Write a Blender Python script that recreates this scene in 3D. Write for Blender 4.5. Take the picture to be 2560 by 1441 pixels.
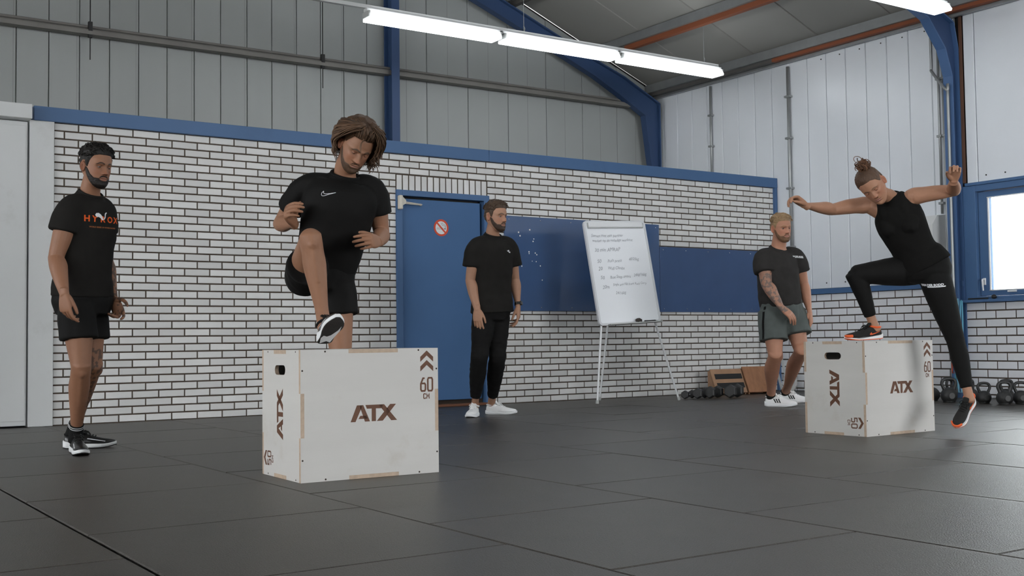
import bpy, bmesh, math, random
import numpy as np
from mathutils import Vector, Matrix, noise
from mathutils.bvhtree import BVHTree

random.seed(7); RNG = np.random.default_rng(7)
for o in list(bpy.data.objects): bpy.data.objects.remove(o)
SC = bpy.context.scene
COL = SC.collection

# ------------------------------------------------------------------ camera
# solved from the photograph: X runs along the brick partition, Y into the room, Z up (metres)
F_PX, PITCH, YAW, ROLL, CAM_H = 2857.76, 0.0463, 0.5916, -0.0126, 0.629
IW, IH = 2560.0, 1441.0
_fw = Vector((math.sin(YAW)*math.cos(PITCH), math.cos(YAW)*math.cos(PITCH), math.sin(PITCH)))
_r = Vector((math.cos(YAW), -math.sin(YAW), 0)); _u = _r.cross(_fw)
CR = _r*math.cos(ROLL)+_u*math.sin(ROLL); CU = -_r*math.sin(ROLL)+_u*math.cos(ROLL); CF = _fw
CPOS = Vector((0, 0, CAM_H))
cam_d = bpy.data.cameras.new('camera'); cam = bpy.data.objects.new('camera', cam_d); COL.objects.link(cam)
cam_d.sensor_fit = 'HORIZONTAL'; cam_d.sensor_width = 36; cam_d.lens = F_PX/IW*36
cam_d.clip_start = 0.05; cam_d.clip_end = 200
cam.matrix_world = Matrix((( CR.x, CU.x, -CF.x, 0), (CR.y, CU.y, -CF.y, 0), (CR.z, CU.z, -CF.z, CAM_H), (0, 0, 0, 1)))
SC.camera = cam

# ------------------------------------------------------------------ light and exposure
SC.view_settings.view_transform = 'Standard'
SC.view_settings.look = 'None'
SC.view_settings.exposure = 1.02
SC.view_settings.gamma = 1.0
SC.view_settings.use_curve_mapping = False
SC.cycles.max_bounces = 7; SC.cycles.diffuse_bounces = 4; SC.cycles.glossy_bounces = 3
SC.cycles.caustics_reflective = False; SC.cycles.caustics_refractive = False
world = bpy.data.worlds.new('overcast_sky'); SC.world = world; world.use_nodes = True
WBG = world.node_tree.nodes['Background']
WBG.inputs[0].default_value = (0.965, 0.985, 1.0, 1); WBG.inputs[1].default_value = 6.0
TUBE_POWER = 22.0

# ------------------------------------------------------------------ mesh helpers
def at(px, py, k, v):
    """the world point seen at photo pixel (px,py) lying on the plane  k = v"""
    d = CF + CR*((px-IW/2)/F_PX) - CU*((py-IH/2)/F_PX)
    i = 'xyz'.index(k); t = (v-CPOS[i])/d[i]
    return CPOS + d*t
def atd(px, py, dep):
    return CPOS + (CF + CR*((px-IW/2)/F_PX) - CU*((py-IH/2)/F_PX))*dep

def V3(*a): return Vector(a)
MATS = {}
def mk(name, V, F, mat, parent=None, smooth=False, fm=None):
    me = bpy.data.meshes.new(name)
    me.from_pydata([tuple(v) for v in V], [], [tuple(f) for f in F])
    return link(name, me, mat, parent, smooth, fm)
def link(name, me, mat, parent=None, smooth=False, fm=None):
    for m in (mat if isinstance(mat, (list, tuple)) else [mat]): me.materials.append(m)
    if fm is not None: me.polygons.foreach_set('material_index', fm)
    if smooth: me.polygons.foreach_set('use_smooth', [True]*len(me.polygons))
    me.update()
    o = bpy.data.objects.new(name, me); COL.objects.link(o)
    if parent: o.parent = parent
    return o
def inst(name, me, parent, M):
    o = bpy.data.objects.new(name, me); COL.objects.link(o); o.parent = parent; o.matrix_local = M
    return o
def empty(name, loc=(0, 0, 0), rz=0):
    o = bpy.data.objects.new(name, None); COL.objects.link(o); o.location = loc; o.rotation_euler = (0, 0, rz)
    o.empty_display_size = .1
    return o
def tag(o, label=None, cat=None, group=None, kind=None):
    if label: o['label'] = label
    if cat: o['category'] = cat
    if group: o['group'] = group
    if kind: o['kind'] = kind
    return o
class MB:
    def __init__(s): s.V = []; s.F = []; s.M = []
    def add(s, V, F, m=0):
        n = len(s.V); s.V += [Vector(v) for v in V]; s.F += [[i+n for i in f] for f in F]; s.M += [m]*len(F); return s
    def box(s, a, b, m=0, M=None):
        x0, y0, z0 = a; x1, y1, z1 = b
        V = [(x0,y0,z0),(x1,y0,z0),(x1,y1,z0),(x0,y1,z0),(x0,y0,z1),(x1,y0,z1),(x1,y1,z1),(x0,y1,z1)]
        if M is not None: V = [M @ Vector(v) for v in V]
        return s.add(V, [(0,3,2,1),(4,5,6,7),(0,1,5,4),(1,2,6,5),(2,3,7,6),(3,0,4,7)], m)
    def cbox(s, a, b, c=.004, m=0, M=None):
        """box with chamfered edges"""
        bm = bmesh.new(); bmesh.ops.create_cube(bm, size=1)
        a = Vector(a); b = Vector(b)
        for v in bm.verts: v.co = Vector([(a[i]+b[i])/2 + v.co[i]*(b[i]-a[i]) for i in range(3)])
        bmesh.ops.bevel(bm, geom=bm.edges[:], offset=c, segments=2, affect='EDGES', profile=.5)
        bm.verts.index_update()
        s.add([(M @ v.co if M is not None else v.co) for v in bm.verts], [[v.index for v in f.verts] for f in bm.faces], m); bm.free(); return s
    def tube(s, P, R, ref=None, n=12, sub=1, m=0, exp=2., dome=.5):
        V, F = tube(P, R, ref, n, sub, exp, dome); return s.add(V, F, m)
    def prism(s, poly, h, m=0, M=None):
        """polygon in XY extruded from z=0 to z=h"""
        n = len(poly); V = [Vector((x, y, 0)) for x, y in poly]+[Vector((x, y, h)) for x, y in poly]
        if M is not None: V = [M @ v for v in V]
        return s.add(V, [list(range(n))[::-1], list(range(n, 2*n))]+[(i, (i+1) % n, n+(i+1) % n, n+i) for i in range(n)], m)
    def lathe(s, prof, n=24, m=0, M=None):
        V = []; F = []
        for r, z in prof:
            for i in range(n):
                a = 2*math.pi*i/n; v = Vector((r*math.cos(a), r*math.sin(a), z)); V.append(M @ v if M is not None else v)
        for j in range(len(prof)-1):
            for i in range(n): F.append((j*n+i, j*n+(i+1) % n, (j+1)*n+(i+1) % n, (j+1)*n+i))
        F.append(list(range(n))[::-1]); F.append([(len(prof)-1)*n+i for i in range(n)])
        return s.add(V, F, m)
    def build(s, name, mat, parent=None, smooth=False):
        return mk(name, s.V, s.F, mat, parent, smooth, s.M if isinstance(mat, (list, tuple)) else None)
def crom(p0, p1, p2, p3, t):
    return 0.5*((2*p1)+(p2-p0)*t+(2*p0-5*p1+4*p2-p3)*t*t+(3*p1-p0-3*p2+p3)*t*t*t)
def dense(P, R, sub):
    A = np.array([list(p)+list(r) for p, r in zip(P, R)], float)
    if sub <= 1 or len(A) < 3 and sub <= 1: return A
    out = []
    for i in range(len(A)-1):
        p0 = A[i-1] if i > 0 else 2*A[0]-A[1]; p3 = A[i+2] if i+2 < len(A) else 2*A[-1]-A[-2]
        for k in range(sub): out.append(crom(p0, A[i], A[i+1], p3, k/sub))
    out.append(A[-1]); return np.array(out)
def tube(P, R, ref=None, n=12, sub=1, exp=2., dome=.5):
    """closed tube through P with elliptic radii (along ref, across it) and rounded ends"""
    R = [(r, r) if not hasattr(r, '__len__') else r for r in R]
    A = dense([Vector(p) for p in P], R, sub)
    C = A[:, :3]; R = np.maximum(A[:, 3:5], 1e-4)
    T = np.gradient(C, axis=0); T /= np.linalg.norm(T, axis=1)[:, None]+1e-12
    if ref is None:
        ref = np.array([0, 0, 1.]) if abs(T[0][2]) < .8 else np.array([1., 0, 0])
    refs = np.array(ref, float)
    if refs.ndim == 1: refs = np.tile(refs, (len(C), 1))
    elif len(refs) != len(C):
        k = np.linspace(0, len(refs)-1, len(C)); i0 = np.minimum(k.astype(int), len(refs)-2); w = (k-i0)[:, None]
        refs = refs[i0]*(1-w)+refs[i0+1]*w
    V = []; F = []; prev = None
    ang = np.arange(n)*2*math.pi/n
    ca, sa = np.cos(ang), np.sin(ang)
    ca = np.sign(ca)*np.abs(ca)**(2/exp); sa = np.sign(sa)*np.abs(sa)**(2/exp)
    def ring(c, a, b, rx, ry): return c+np.outer(ca*rx, a)+np.outer(sa*ry, b)
    rings = []
    for i in range(len(C)):
        t = T[i]; a = refs[i]-t*(refs[i]@t); l = np.linalg.norm(a)
        if l < .15 and prev is not None: a = prev-t*(prev@t); l = np.linalg.norm(a)
        if l < 1e-6: a = np.cross(t, [0.3, .5, .8]); l = np.linalg.norm(a)
        a = a/l; prev = a; b = np.cross(t, a)
        if i == 0 and dome > 0:
            r = R[0].mean()
            rings.append(ring(C[0]-t*r*dome, a, b, R[0][0]*.45, R[0][1]*.45)); rings.append(ring(C[0]-t*r*dome*.55, a, b, R[0][0]*.82, R[0][1]*.82))
        rings.append(ring(C[i], a, b, R[i][0], R[i][1]))
        if i == len(C)-1 and dome > 0:
            r = R[-1].mean()
            rings.append(ring(C[-1]+t*r*dome*.55, a, b, R[-1][0]*.82, R[-1][1]*.82)); rings.append(ring(C[-1]+t*r*dome, a, b, R[-1][0]*.45, R[-1][1]*.45))
    V = np.concatenate(rings); m = len(rings)
    for j in range(m-1):
        for i in range(n): F.append((j*n+i, j*n+(i+1) % n, (j+1)*n+(i+1) % n, (j+1)*n+i))
    F.append(list(range(n))[::-1]); F.append([(m-1)*n+i for i in range(n)])
    return V, F

# ------------------------------------------------------------------ materials
def mat(name, col, rough=.6, spec=.5, metal=0., var=0., vscale=4., bump=0., bscale=60., rand=0., island=0., attr=None, stretch=None, dirt=None, emit=0., coat=0., speck=0.):
    if name in MATS: return MATS[name]
    m = bpy.data.materials.new(name); m.use_nodes = True; MATS[name] = m
    nt = m.node_tree; N = nt.nodes; L = nt.links; b = N['Principled BSDF']
    b.inputs['Roughness'].default_value = rough; b.inputs['Metallic'].default_value = metal
    b.inputs['Specular IOR Level'].default_value = spec; b.inputs['Coat Weight'].default_value = coat
    c = None
    def rgb(col):
        n = N.new('ShaderNodeRGB'); n.outputs[0].default_value = (*col, 1); return n.outputs[0]
    if attr:
        n = N.new('ShaderNodeAttribute'); n.attribute_name = attr; c = n.outputs['Color']
    else: c = rgb(col)
    tc = N.new('ShaderNodeTexCoord'); src = tc.outputs['Object']
    if stretch:
        mp = N.new('ShaderNodeMapping'); mp.inputs['Scale'].default_value = stretch; L.new(src, mp.inputs['Vector']); src = mp.outputs['Vector']
    def mult(c, fac, lo, hi):
        mr = N.new('ShaderNodeMapRange'); L.new(fac, mr.inputs[0]); mr.inputs[3].default_value = lo; mr.inputs[4].default_value = hi
        mx = N.new('ShaderNodeMix'); mx.data_type = 'RGBA'; mx.blend_type = 'MULTIPLY'; mx.inputs[0].default_value = 1
        L.new(c, mx.inputs[6]); L.new(mr.outputs[0], mx.inputs[7]); return mx.outputs[2]
    if var:
        n = N.new('ShaderNodeTexNoise'); n.inputs['Scale'].default_value = vscale; n.inputs['Detail'].default_value = 6; L.new(src, n.inputs['Vector'])
        c = mult(c, n.outputs['Fac'], 1-var*1.6, 1+var*1.6)
    if speck:
        n = N.new('ShaderNodeTexNoise'); n.inputs['Scale'].default_value = 330; n.inputs['Detail'].default_value = 2; L.new(src, n.inputs['Vector'])
        c = mult(c, n.outputs['Fac'], 1-speck*2, 1+speck*2)
    if rand:
        n = N.new('ShaderNodeObjectInfo'); c = mult(c, n.outputs['Random'], 1-rand, 1+rand)
    if island:
        n = N.new('ShaderNodeNewGeometry'); c = mult(c, n.outputs['Random Per Island'], 1-island, 1+island)
    if dirt:
        n = N.new('ShaderNodeTexNoise'); n.inputs['Scale'].default_value = dirt[1]; n.inputs['Detail'].default_value = 8; n.inputs['Roughness'].default_value = .7
        L.new(tc.outputs['Object'], n.inputs['Vector'])
        mr = N.new('ShaderNodeMapRange'); L.new(n.outputs['Fac'], mr.inputs[0]); mr.inputs[1].default_value = .58; mr.inputs[2].default_value = .75; mr.inputs[4].default_value = dirt[2]
        mx = N.new('ShaderNodeMix'); mx.data_type = 'RGBA'; L.new(mr.outputs[0], mx.inputs[0]); L.new(c, mx.inputs[6]); mx.inputs[7].default_value = (*dirt[0], 1); c = mx.outputs[2]
    L.new(c, b.inputs['Base Color'])
    if bump:
        n = N.new('ShaderNodeTexNoise'); n.inputs['Scale'].default_value = bscale; n.inputs['Detail'].default_value = 3; L.new(src, n.inputs['Vector'])
        bp = N.new('ShaderNodeBump'); bp.inputs['Strength'].default_value = bump; bp.inputs['Distance'].default_value = .003
        L.new(n.outputs['Fac'], bp.inputs['Height']); L.new(bp.outputs[0], b.inputs['Normal'])
    if emit:
        b.inputs['Emission Color'].default_value = (*col, 1); b.inputs['Emission Strength'].default_value = emit
    return m
def s2l(*c): return tuple((x/255/12.92) if x/255 <= .04045 else ((x/255+.055)/1.055)**2.4 for x in c)

M_BRICK = mat('painted_brick', (.69, .685, .675), .75, .3, var=.05, vscale=9, bump=.35, bscale=90, rand=.10, dirt=((.33, .32, .28), 1.3, .25))
M_BRICKJ = mat('painted_brick_far', (.69, .685, .675), .75, .3, var=.05, vscale=9, bump=.3, bscale=90, island=.10, dirt=((.33, .32, .28), 1.3, .2))
M_MORTAR = mat('brown_mortar', (.075, .056, .042), .95, .2, var=.12, vscale=20, bump=.3)
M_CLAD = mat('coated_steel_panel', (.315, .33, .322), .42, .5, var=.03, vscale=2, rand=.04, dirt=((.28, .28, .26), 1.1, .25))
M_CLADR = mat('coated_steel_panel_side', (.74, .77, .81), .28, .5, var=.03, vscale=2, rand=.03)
M_ROOF = mat('roof_sheet', (.27, .262, .245), .6, .4, var=.05, vscale=1.5, rand=.05)
M_GAP = mat('dark_gap', (.02, .018, .016), .9)
M_BLUE = mat('blue_paint', (.062, .135, .275), .5, .4, var=.05, vscale=3, bump=.05, dirt=((.04, .08, .17), 1.2, .4))
M_BLUEB = mat('blue_board', (.04, .082, .19), .42, .45, var=.08, vscale=4, bump=.05, bscale=120)
M_BLUED = mat('blue_door', (.048, .125, .275), .55, .4, var=.05, vscale=3, bump=.06, bscale=200)
M_STEEL = mat('blue_steel', (.060, .125, .265), .45, .5, var=.06, vscale=3)
M_STEELD = mat('dark_blue_steel_and_web_shade', (.03, .062, .145), .5, .4, var=.06, vscale=3)
M_WHITE = mat('white_paint', (.62, .63, .63), .55, .4, var=.03, vscale=3, dirt=((.4, .39, .37), 2.2, .35))
M_WHITEG = mat('white_gloss', (.78, .79, .80), .25, .5, var=.01)
M_GALV = mat('galvanised_steel', (.32, .33, .33), .42, .5, metal=.6, var=.1, vscale=8)
M_CHROME = mat('chrome', (.75, .76, .78), .2, metal=1.)
M_PLAST = mat('grey_plastic', (.42, .43, .42), .5, .4, var=.03)
M_RUBBER = mat('rubber_mat', (.038, .0315, .0245), .38, .75, speck=.35, var=.20, vscale=5, bump=.9, bscale=190, rand=.16, dirt=((.062, .056, .050), 2.2, .5))
M_ORANGE = mat('orange_timber', (.24, .075, .034), .6, .3, var=.15, vscale=6, stretch=(1, .1, 1))
M_DARKP = mat('dark_purlin', (.10, .095, .09), .6, .3, var=.08)
M_BLACK = mat('black_plastic', (.015, .015, .015), .45, .4, var=.05)
M_IRON = mat('black_iron', (.022, .022, .022), .48, .5, var=.15, vscale=30, bump=.2, bscale=150)
M_PLY = mat('whitewashed_plywood', (.615, .60, .575), .62, .3, var=.05, vscale=3, stretch=(.35, .35, 3), bump=.08, bscale=90, dirt=((.45, .40, .33), 3.4, .35))
M_PLYEDGE = mat('plywood_edge', (.50, .385, .29), .65, .3, var=.18, vscale=40, stretch=(1, 1, 1))
M_PRINT = mat('brown_print', (.135, .062, .036), .6, .3, var=.08, vscale=20)
M_HOLE = mat('screw_hole', (.03, .02, .015), .8)
M_WOODA = mat('slant_board_ply', (.34, .20, .12), .5, .3, var=.15, vscale=10, stretch=(1, 1, .15))
M_WOODB = mat('brown_board', (.30, .145, .075), .45, .4, var=.22, vscale=9, stretch=(3, 3, .3))
M_TUBE = mat('fluorescent_tube', (.90, .97, 1.0), .4, emit=TUBE_POWER)
M_DIFF = mat('prismatic_diffuser', (.92, .97, 1.0), .4, emit=3.6)
M_REFL = mat('white_reflector', (.85, .87, .88), .35, .5)
M_BOARDW = mat('whiteboard_enamel', (.88, .90, .93), .18, .5, var=.01)
M_INK = mat('faded_marker', (.36, .37, .40), .7, .2)
M_RED = mat('sign_red', (.62, .07, .025), .45, .4)
M_SIGNW = mat('sign_white', (.74, .75, .76), .4, .4)
M_SIGNG = mat('sign_grey', (.15, .16, .17), .5)
M_BANDB = mat('blue_band', (.12, .38, .52), .5, .4, var=.12, vscale=40, stretch=(1, 1, .1))
M_BANDR = mat('red_band', (.62, .13, .08), .5, .4, var=.1)
M_GLASS = None
# ================================================================== the hall
X_R, Y_G, Y_P = 10.327, 11.78, 9.63         # right wall, gable wall, brick partition
SLOPE, EAVE = .406, 4.0
X_RIDGE, X_L, Y_F = 1.5, -7.3, -7.0
def zc(x): return EAVE + SLOPE*(X_R-x) if x > X_RIDGE else EAVE + SLOPE*(X_R-2*X_RIDGE+x)
def st(o, parent_kind='structure'): o['kind'] = 'structure'; return o

# ---- floor of one-metre rubber tiles laid in a running bond
fl = MB().box((X_L-.3, Y_F-3, -.30), (X_R+.4, Y_G+.3, -.012)).build('floor', mat('floor_slab', (.02, .019, .018), .8)); st(fl)
TC = [.96+1.018*k-(.006 if k == -1 else 0) for k in range(-6, 10)]
def tile_mesh(w, d, seed):
    m = MB(); c = .004
    x, y = w/2, d/2
    V = [(-x, -y, -.012), (x, -y, -.012), (x, y, -.012), (-x, y, -.012), (-x, -y, -c), (x, -y, -c), (x, y, -c), (-x, y, -c),
         (-x+c, -y+c, 0), (x-c, -y+c, 0), (x-c, y-c, 0), (-x+c, y-c, 0)]
    F = [(0,1,5,4),(1,2,6,5),(2,3,7,6),(3,0,4,7),(4,5,9,8),(5,6,10,9),(6,7,11,10),(7,4,8,11),(8,9,10,11)]
    me = bpy.data.meshes.new('rubber_tile'); me.from_pydata(V, [], F); me.materials.append(M_RUBBER); return me
TM = {}
for i, x0 in enumerate(TC):
    x1 = min(x0+1.018-(.003 if i == 5 else 0), X_R-.02)
    if x1-x0 < .1: continue
    y = 2.95-7 if (i-6) % 2 == 0 else 2.45-6
    if i < 6: y -= .0
    while y < Y_P-.02:
        y1 = min(y+1.005, Y_P-.01)
        if y1-y > .05:
            k = (round(x1-x0, 2), round(y1-y, 2))
            if k not in TM: TM[k] = tile_mesh(x1-x0-.006, y1-y-.006, 0)
            t = RNG.normal(0, .0008, 2)
            inst('rubber_tile', TM[k], fl, Matrix.Translation((( x0+x1)/2, (y+y1)/2, -.0006-abs(RNG.normal(0, .0004)))) @ Matrix.Rotation(t[0], 4, 'X') @ Matrix.Rotation(t[1], 4, 'Y'))
        y += 1.005

# ---- bricks
def brick_mesh(l, h, d=.03, c=.0035):
    x, z = l/2, h/2
    V = [(-x,d,-z),(x,d,-z),(x,d,z),(-x,d,z),(-x,c,-z),(x,c,-z),(x,c,z),(-x,c,z),(-x+c,0,-z+c),(x-c,0,-z+c),(x-c,0,z-c),(-x+c,0,z-c)]
    F = [(0,1,5,4),(1,2,6,5),(2,3,7,6),(3,0,4,7),(4,5,9,8),(5,6,10,9),(6,7,11,10),(7,4,8,11),(8,9,10,11)]
    return V, F
BM_ = {}
def lay(bricks, parent, limit, key, mats_, M0):
    """bricks: (x, z, length, height) of each brick on a wall whose face is y=0 in the frame M0; the largest in view are parts, the rest one part"""
    bricks = sorted(bricks, key=key); far = MB()
    for i, (x, z, l, h) in enumerate(bricks):
        M = M0 @ Matrix.Translation((x, -abs(RNG.normal(0, .0012)), z)) @ Matrix.Rotation(RNG.normal(0, .004), 4, 'Y') @ Matrix.Rotation(RNG.normal(0, .004), 4, 'Z')
        if i < limit:
            k = (round(l, 3), round(h, 3))
            if k not in BM_:
                V, F = brick_mesh(l, h); me = bpy.data.meshes.new('brick'); me.from_pydata(V, [], F); me.materials.append(mats_[0]); BM_[k] = me
            inst('brick', BM_[k], parent, M)
        else:
            V, F = brick_mesh(l, h); far.add([M @ Vector(v) for v in V], F)
    if far.V:
        o = far.build('brick_courses', mats_[1], parent); o['kind'] = 'stuff'
def courses(x0, x1, z_top, c, h, pitch, l, joint, zmin, holes=()):
    out = []; i = 0
    while True:
        zt = z_top-.006-i*c; zb = zt-h
        if zt < zmin+.008: break
        zb = max(zb, zmin)
        ph = joint + (pitch/2 if i % 2 else 0)
        k = math.floor((x0-ph)/pitch)
        while ph+k*pitch < x1:
            segs = [(max(ph+k*pitch+(pitch-l)/2, x0), min(ph+(k+1)*pitch-(pitch-l)/2, x1))]
            for hx0, hx1, hz in holes:
                if zb < hz-.004:
                    ns = []
                    for a, b in segs:
                        if b <= hx0 or a >= hx1: ns.append((a, b)); continue
                        if a < hx0-.02: ns.append((a, hx0))
                        if b > hx1+.02: ns.append((hx1, b))
                    segs = ns
            for a, b in segs:
                if b-a > .015: out.append(((a+b)/2, (zt+zb)/2, b-a, zt-zb))
            k += 1
        i += 1
    return out
# brick partition across the end of the hall, with the door opening
W_T, W_B = 2.4346, 2.5503
DX0, DX1, DZ = 5.155, 6.185, 2.085
pw = MB()
pw.box((2.03, Y_P+.007, -.01), (DX0, Y_P+.12, W_T)); pw.box((DX1, Y_P+.007, -.01), (10.29, Y_P+.12, W_T)); pw.box((DX0, Y_P+.007, DZ), (DX1, Y_P+.12, W_T))
wall_p = st(pw.build('wall_partition', M_MORTAR))
br = courses(2.05, 10.28, W_T, .06407, .0525, .2187, .2075, 2.674, .001, [(5.145, 6.19, 2.238)])
n_s = 15
for i in range(n_s):
    a = 5.152+i*(1.03/n_s); br.append((a+.0343, (2.085+2.233)/2, .0565, .148))
# the bricks nearest the camera show largest
lay(br, wall_p, 300, lambda b: (b[0]-0)**2, (M_BRICK, M_BRICKJ), Matrix.Translation((0, Y_P, 0)))
# blue fascia along its top and right end
t1 = MB().cbox((1.888, Y_P-.035, W_T), (6.19, Y_P+.14, W_B), .003).build('trim_1', M_BLUE); st(t1)
t2 = MB().cbox((6.192, Y_P-.035, W_T), (X_R-.003, Y_P+.14, W_B), .003).build('trim_2', M_BLUE); st(t2)
t3 = MB().cbox((10.28, Y_P-.03, .0), (X_R-.003, Y_P+.10, W_T-.001), .003).build('trim_3', M_BLUE); st(t3)
# deck of the storage room behind the partition
st(MB().box((-7.2, Y_P+.13, 2.38), (X_R-.02, Y_G-.03, 2.47)).build('ceiling_2', M_ROOF))

# white sliding door and its surround at the left end
d2 = st(MB().cbox((-.9, Y_P-.035, .012), (1.842, Y_P+.03, 2.415), .006).build('door_2', M_WHITE))
for i in range(3):
    MB().cbox((-.85+i*.9, Y_P-.041, .05), (.03+i*.9, Y_P-.034, 2.38), .002).build('panel', M_WHITE, d2)
st(MB().cbox((1.856, Y_P-.03, .0), (2.044, Y_P+.10, 2.434), .004).build('trim_4', M_WHITE))
st(MB().cbox((-1.2, Y_P-.16, 2.42), (1.852, Y_P+.0, 2.535), .005).build('trim_5', M_WHITEG if False else M_WHITE))
st(MB().box((-7.2, Y_P, 0), (-.92, Y_P+.1, 2.42)).build('wall_left_2', M_WHITE))

# ---- blue door in the partition
d1 = empty('door_1', (0, 0, 0)); st(d1)
fr = MB()
fr.cbox((DX0-.01, Y_P-.022, 0), (DX0+.052, Y_P+.09, DZ+.004), .003); fr.cbox((DX1-.052, Y_P-.022, 0), (DX1+.01, Y_P+.09, DZ+.004), .003)
fr.cbox((DX0+.052, Y_P-.022, DZ-.052), (DX1-.052, Y_P+.09, DZ+.004), .003)
fr.build('door_frame', M_BLUE, d1)
MB().box((DX0+.052, Y_P+.062, 2.0), (DX1-.052, Y_P+.088, DZ-.05)).box((DX1-.075, Y_P+.062, .06), (DX1-.05, Y_P+.088, DZ-.05)).build('rebate', M_GAP, d1)
MB().cbox((DX0+.055, Y_P+.012, .062), (DX1-.082, Y_P+.056, DZ-.075), .004).build('door_leaf', M_BLUED, d1)
th = MB().cbox((DX0+.05, Y_P-.05, .0), (DX1-.05, Y_P+.06, .022), .003).build('threshold', mat('dull_orange_sill', (.16, .06, .028), .7, var=.2), d1)
MB().box((DX0+.052, Y_P+.05, .02), (DX1-.052, Y_P+.09, .062)).build('gap_shade', mat('door_gap_shade', (.03, .018, .012), .8), d1)  # dark strip stands in for the shade in the gap under the leaf
for z in (1.784, 1.02, .25):
    MB().tube([(DX0+.054, Y_P+.006, z-.055), (DX0+.054, Y_P+.006, z+.055)], [.009, .009], n=10, dome=.3).build('hinge', M_BLACK, d1)
hd = MB().cbox((DX1-.16, Y_P+.004, .98), (DX1-.11, Y_P+.014, 1.18), .003); hd.tube([(DX1-.135, Y_P+.01, 1.10), (DX1-.135, Y_P-.045, 1.10), (DX1-.25, Y_P-.05, 1.10)], [.009]*3, n=10, sub=4)
hd.build('door_handle', M_BLACK, d1)
cl = MB().cbox((5.150, Y_P-.075, 1.895), (5.188, Y_P-.022, 2.03), .01)
cl.prism([(5.185, 1.93), (5.225, 1.955), (5.225, 1.985), (5.185, 2.02)], .03, M=Matrix(((1,0,0,0),(0,0,1,Y_P-.062),(0,1,0,0),(0,0,0,1))))
cl.tube([(5.21, Y_P-.045, 1.968), (5.415, Y_P-.03, 1.955)], [.008, .006], n=8); cl.tube([(5.21, Y_P-.05, 1.953), (5.40, Y_P-.028, 1.95)], [.004, .004], n=8)
cl.lathe([(.011, 0), (.011, .02), (.004, .026)], 12, M=Matrix.Translation((5.415, Y_P+.012, 1.956)) @ Matrix.Rotation(math.pi/2, 4, 'X'))
cl.build('door_closer', mat('cream_enamel', (.62, .58, .50), .4), d1)
# no-smoking sticker on the door leaf
sg = empty('no_smoking_sign', (5.650, Y_P+.0105, 1.745)); tag(sg, 'round red and white no smoking sticker on the blue door', 'sign')
MX = Matrix(((1,0,0,0),(0,0,-1,0),(0,1,0,0),(0,0,0,1)))     # XY drawing -> wall facing -Y
def circ(r, n=48, c=(0, 0)): return [(c[0]+r*math.cos(2*math.pi*i/n), c[1]+r*math.sin(2*math.pi*i/n)) for i in range(n)]
MB().prism(circ(.072), .0012, M=MX).build('disc', M_SIGNW, sg)
rg = MB(); o_, i_ = circ(.083), circ(.064)
n = 48; V = [(*p, z) for z in (.0004, .0024) for p in o_] + [(*p, z) for z in (.0004, .0024) for p in i_]
F = []
for k in range(n):
    j = (k+1) % n
    F += [(k, j, n+j, n+k), (2*n+j, 2*n+k, 3*n+k, 3*n+j), (n+k, n+j, 3*n+j, 3*n+k)]
rg.add([MX @ Vector(v) for v in V], F); rg.prism([(-.052, .040), (-.040, .052), (.052, -.040), (.040, -.052)], .0028, M=MX)
rg.build('ring_and_bar', M_RED, sg)
cg = MB()
for z in (-.004, -.014): cg.prism([(-.052, z-.0014), (.028, z-.0014), (.028, z+.0014), (-.052, z+.0014)], .002, M=MX)
cg.prism([(.034, -.015), (.052, -.015), (.052, -.003), (.034, -.003)], .002, M=MX)
def stroke(mb, P, w, h, M, closed=False):
    P = [Vector((x, y)) for x, y in P]; n = len(P); L = []; R_ = []
    for i in range(n):
        a = P[i]-P[i-1] if (i or closed) else P[1]-P[0]; b = P[(i+1) % n]-P[i] if (i < n-1 or closed) else P[i]-P[i-1]
        a.normalize(); b.normalize(); t = (a+b); t = t.normalized() if t.length > 1e-6 else a; nn = Vector((-t.y, t.x)); k = 1/max(.5, abs(nn.dot(Vector((-a.y, a.x)))))
        L.append(P[i]+nn*w/2*k); R_.append(P[i]-nn*w/2*k)
    for i in range(n if closed else n-1):
        j = (i+1) % n; mb.prism([tuple(R_[i]), tuple(R_[j]), tuple(L[j]), tuple(L[i])], h, M=M)
stroke(cg, [(.044, .0), (.044, .018), (.036, .022), (.018, .022), (.008, .032), (.004, .044), (-.004, .048)], .003, .002, MX)
stroke(cg, [(.050, .0), (.050, .026), (.040, .032), (.024, .034), (.016, .042), (.012, .054)], .003, .002, MX)
cg.build('cigarette_print', M_SIGNG, sg)['kind'] = 'stuff'

# ---- gable wall of steel panels
def clad_panel(x0, x1, z0, z1a, z1b, ins=.005, dep=.012, d=.03):
    """panel facing -Y at y=0; z1a/z1b the heights of its left and right top corners"""
    V = [(x0,d,z0),(x1,d,z0),(x1,d,z1b),(x0,d,z1a),(x0,dep*.6,z0),(x1,dep*.6,z0),(x1,dep*.6,z1b),(x0,dep*.6,z1a),(x0+ins,0,z0),(x1-ins,0,z0),(x1-ins,0,z1b),(x0+ins,0,z1a)]
    F = [(0,1,5,4),(1,2,6,5),(2,3,7,6),(3,0,4,7),(4,5,9,8),(5,6,10,9),(6,7,11,10),(7,4,8,11),(8,9,10,11)]
    return V, F
wb = MB(); xs = [X_L, X_RIDGE, X_R+.05]
wb.add([(X_L,Y_G+.03,-.01),(X_R+.1,Y_G+.03,-.01),(X_R+.1,Y_G+.03,zc(X_R)),(X_RIDGE,Y_G+.03,zc(X_RIDGE)),(X_L,Y_G+.03,EAVE),
        (X_L,Y_G+.12,-.01),(X_R+.1,Y_G+.12,-.01),(X_R+.1,Y_G+.12,zc(X_R)),(X_RIDGE,Y_G+.12,zc(X_RIDGE)),(X_L,Y_G+.12,EAVE)],
       [(0,1,2,3,4),(9,8,7,6,5),(0,5,6,1),(1,6,7,2),(2,7,8,3),(3,8,9,4),(4,9,5,0)])
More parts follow.
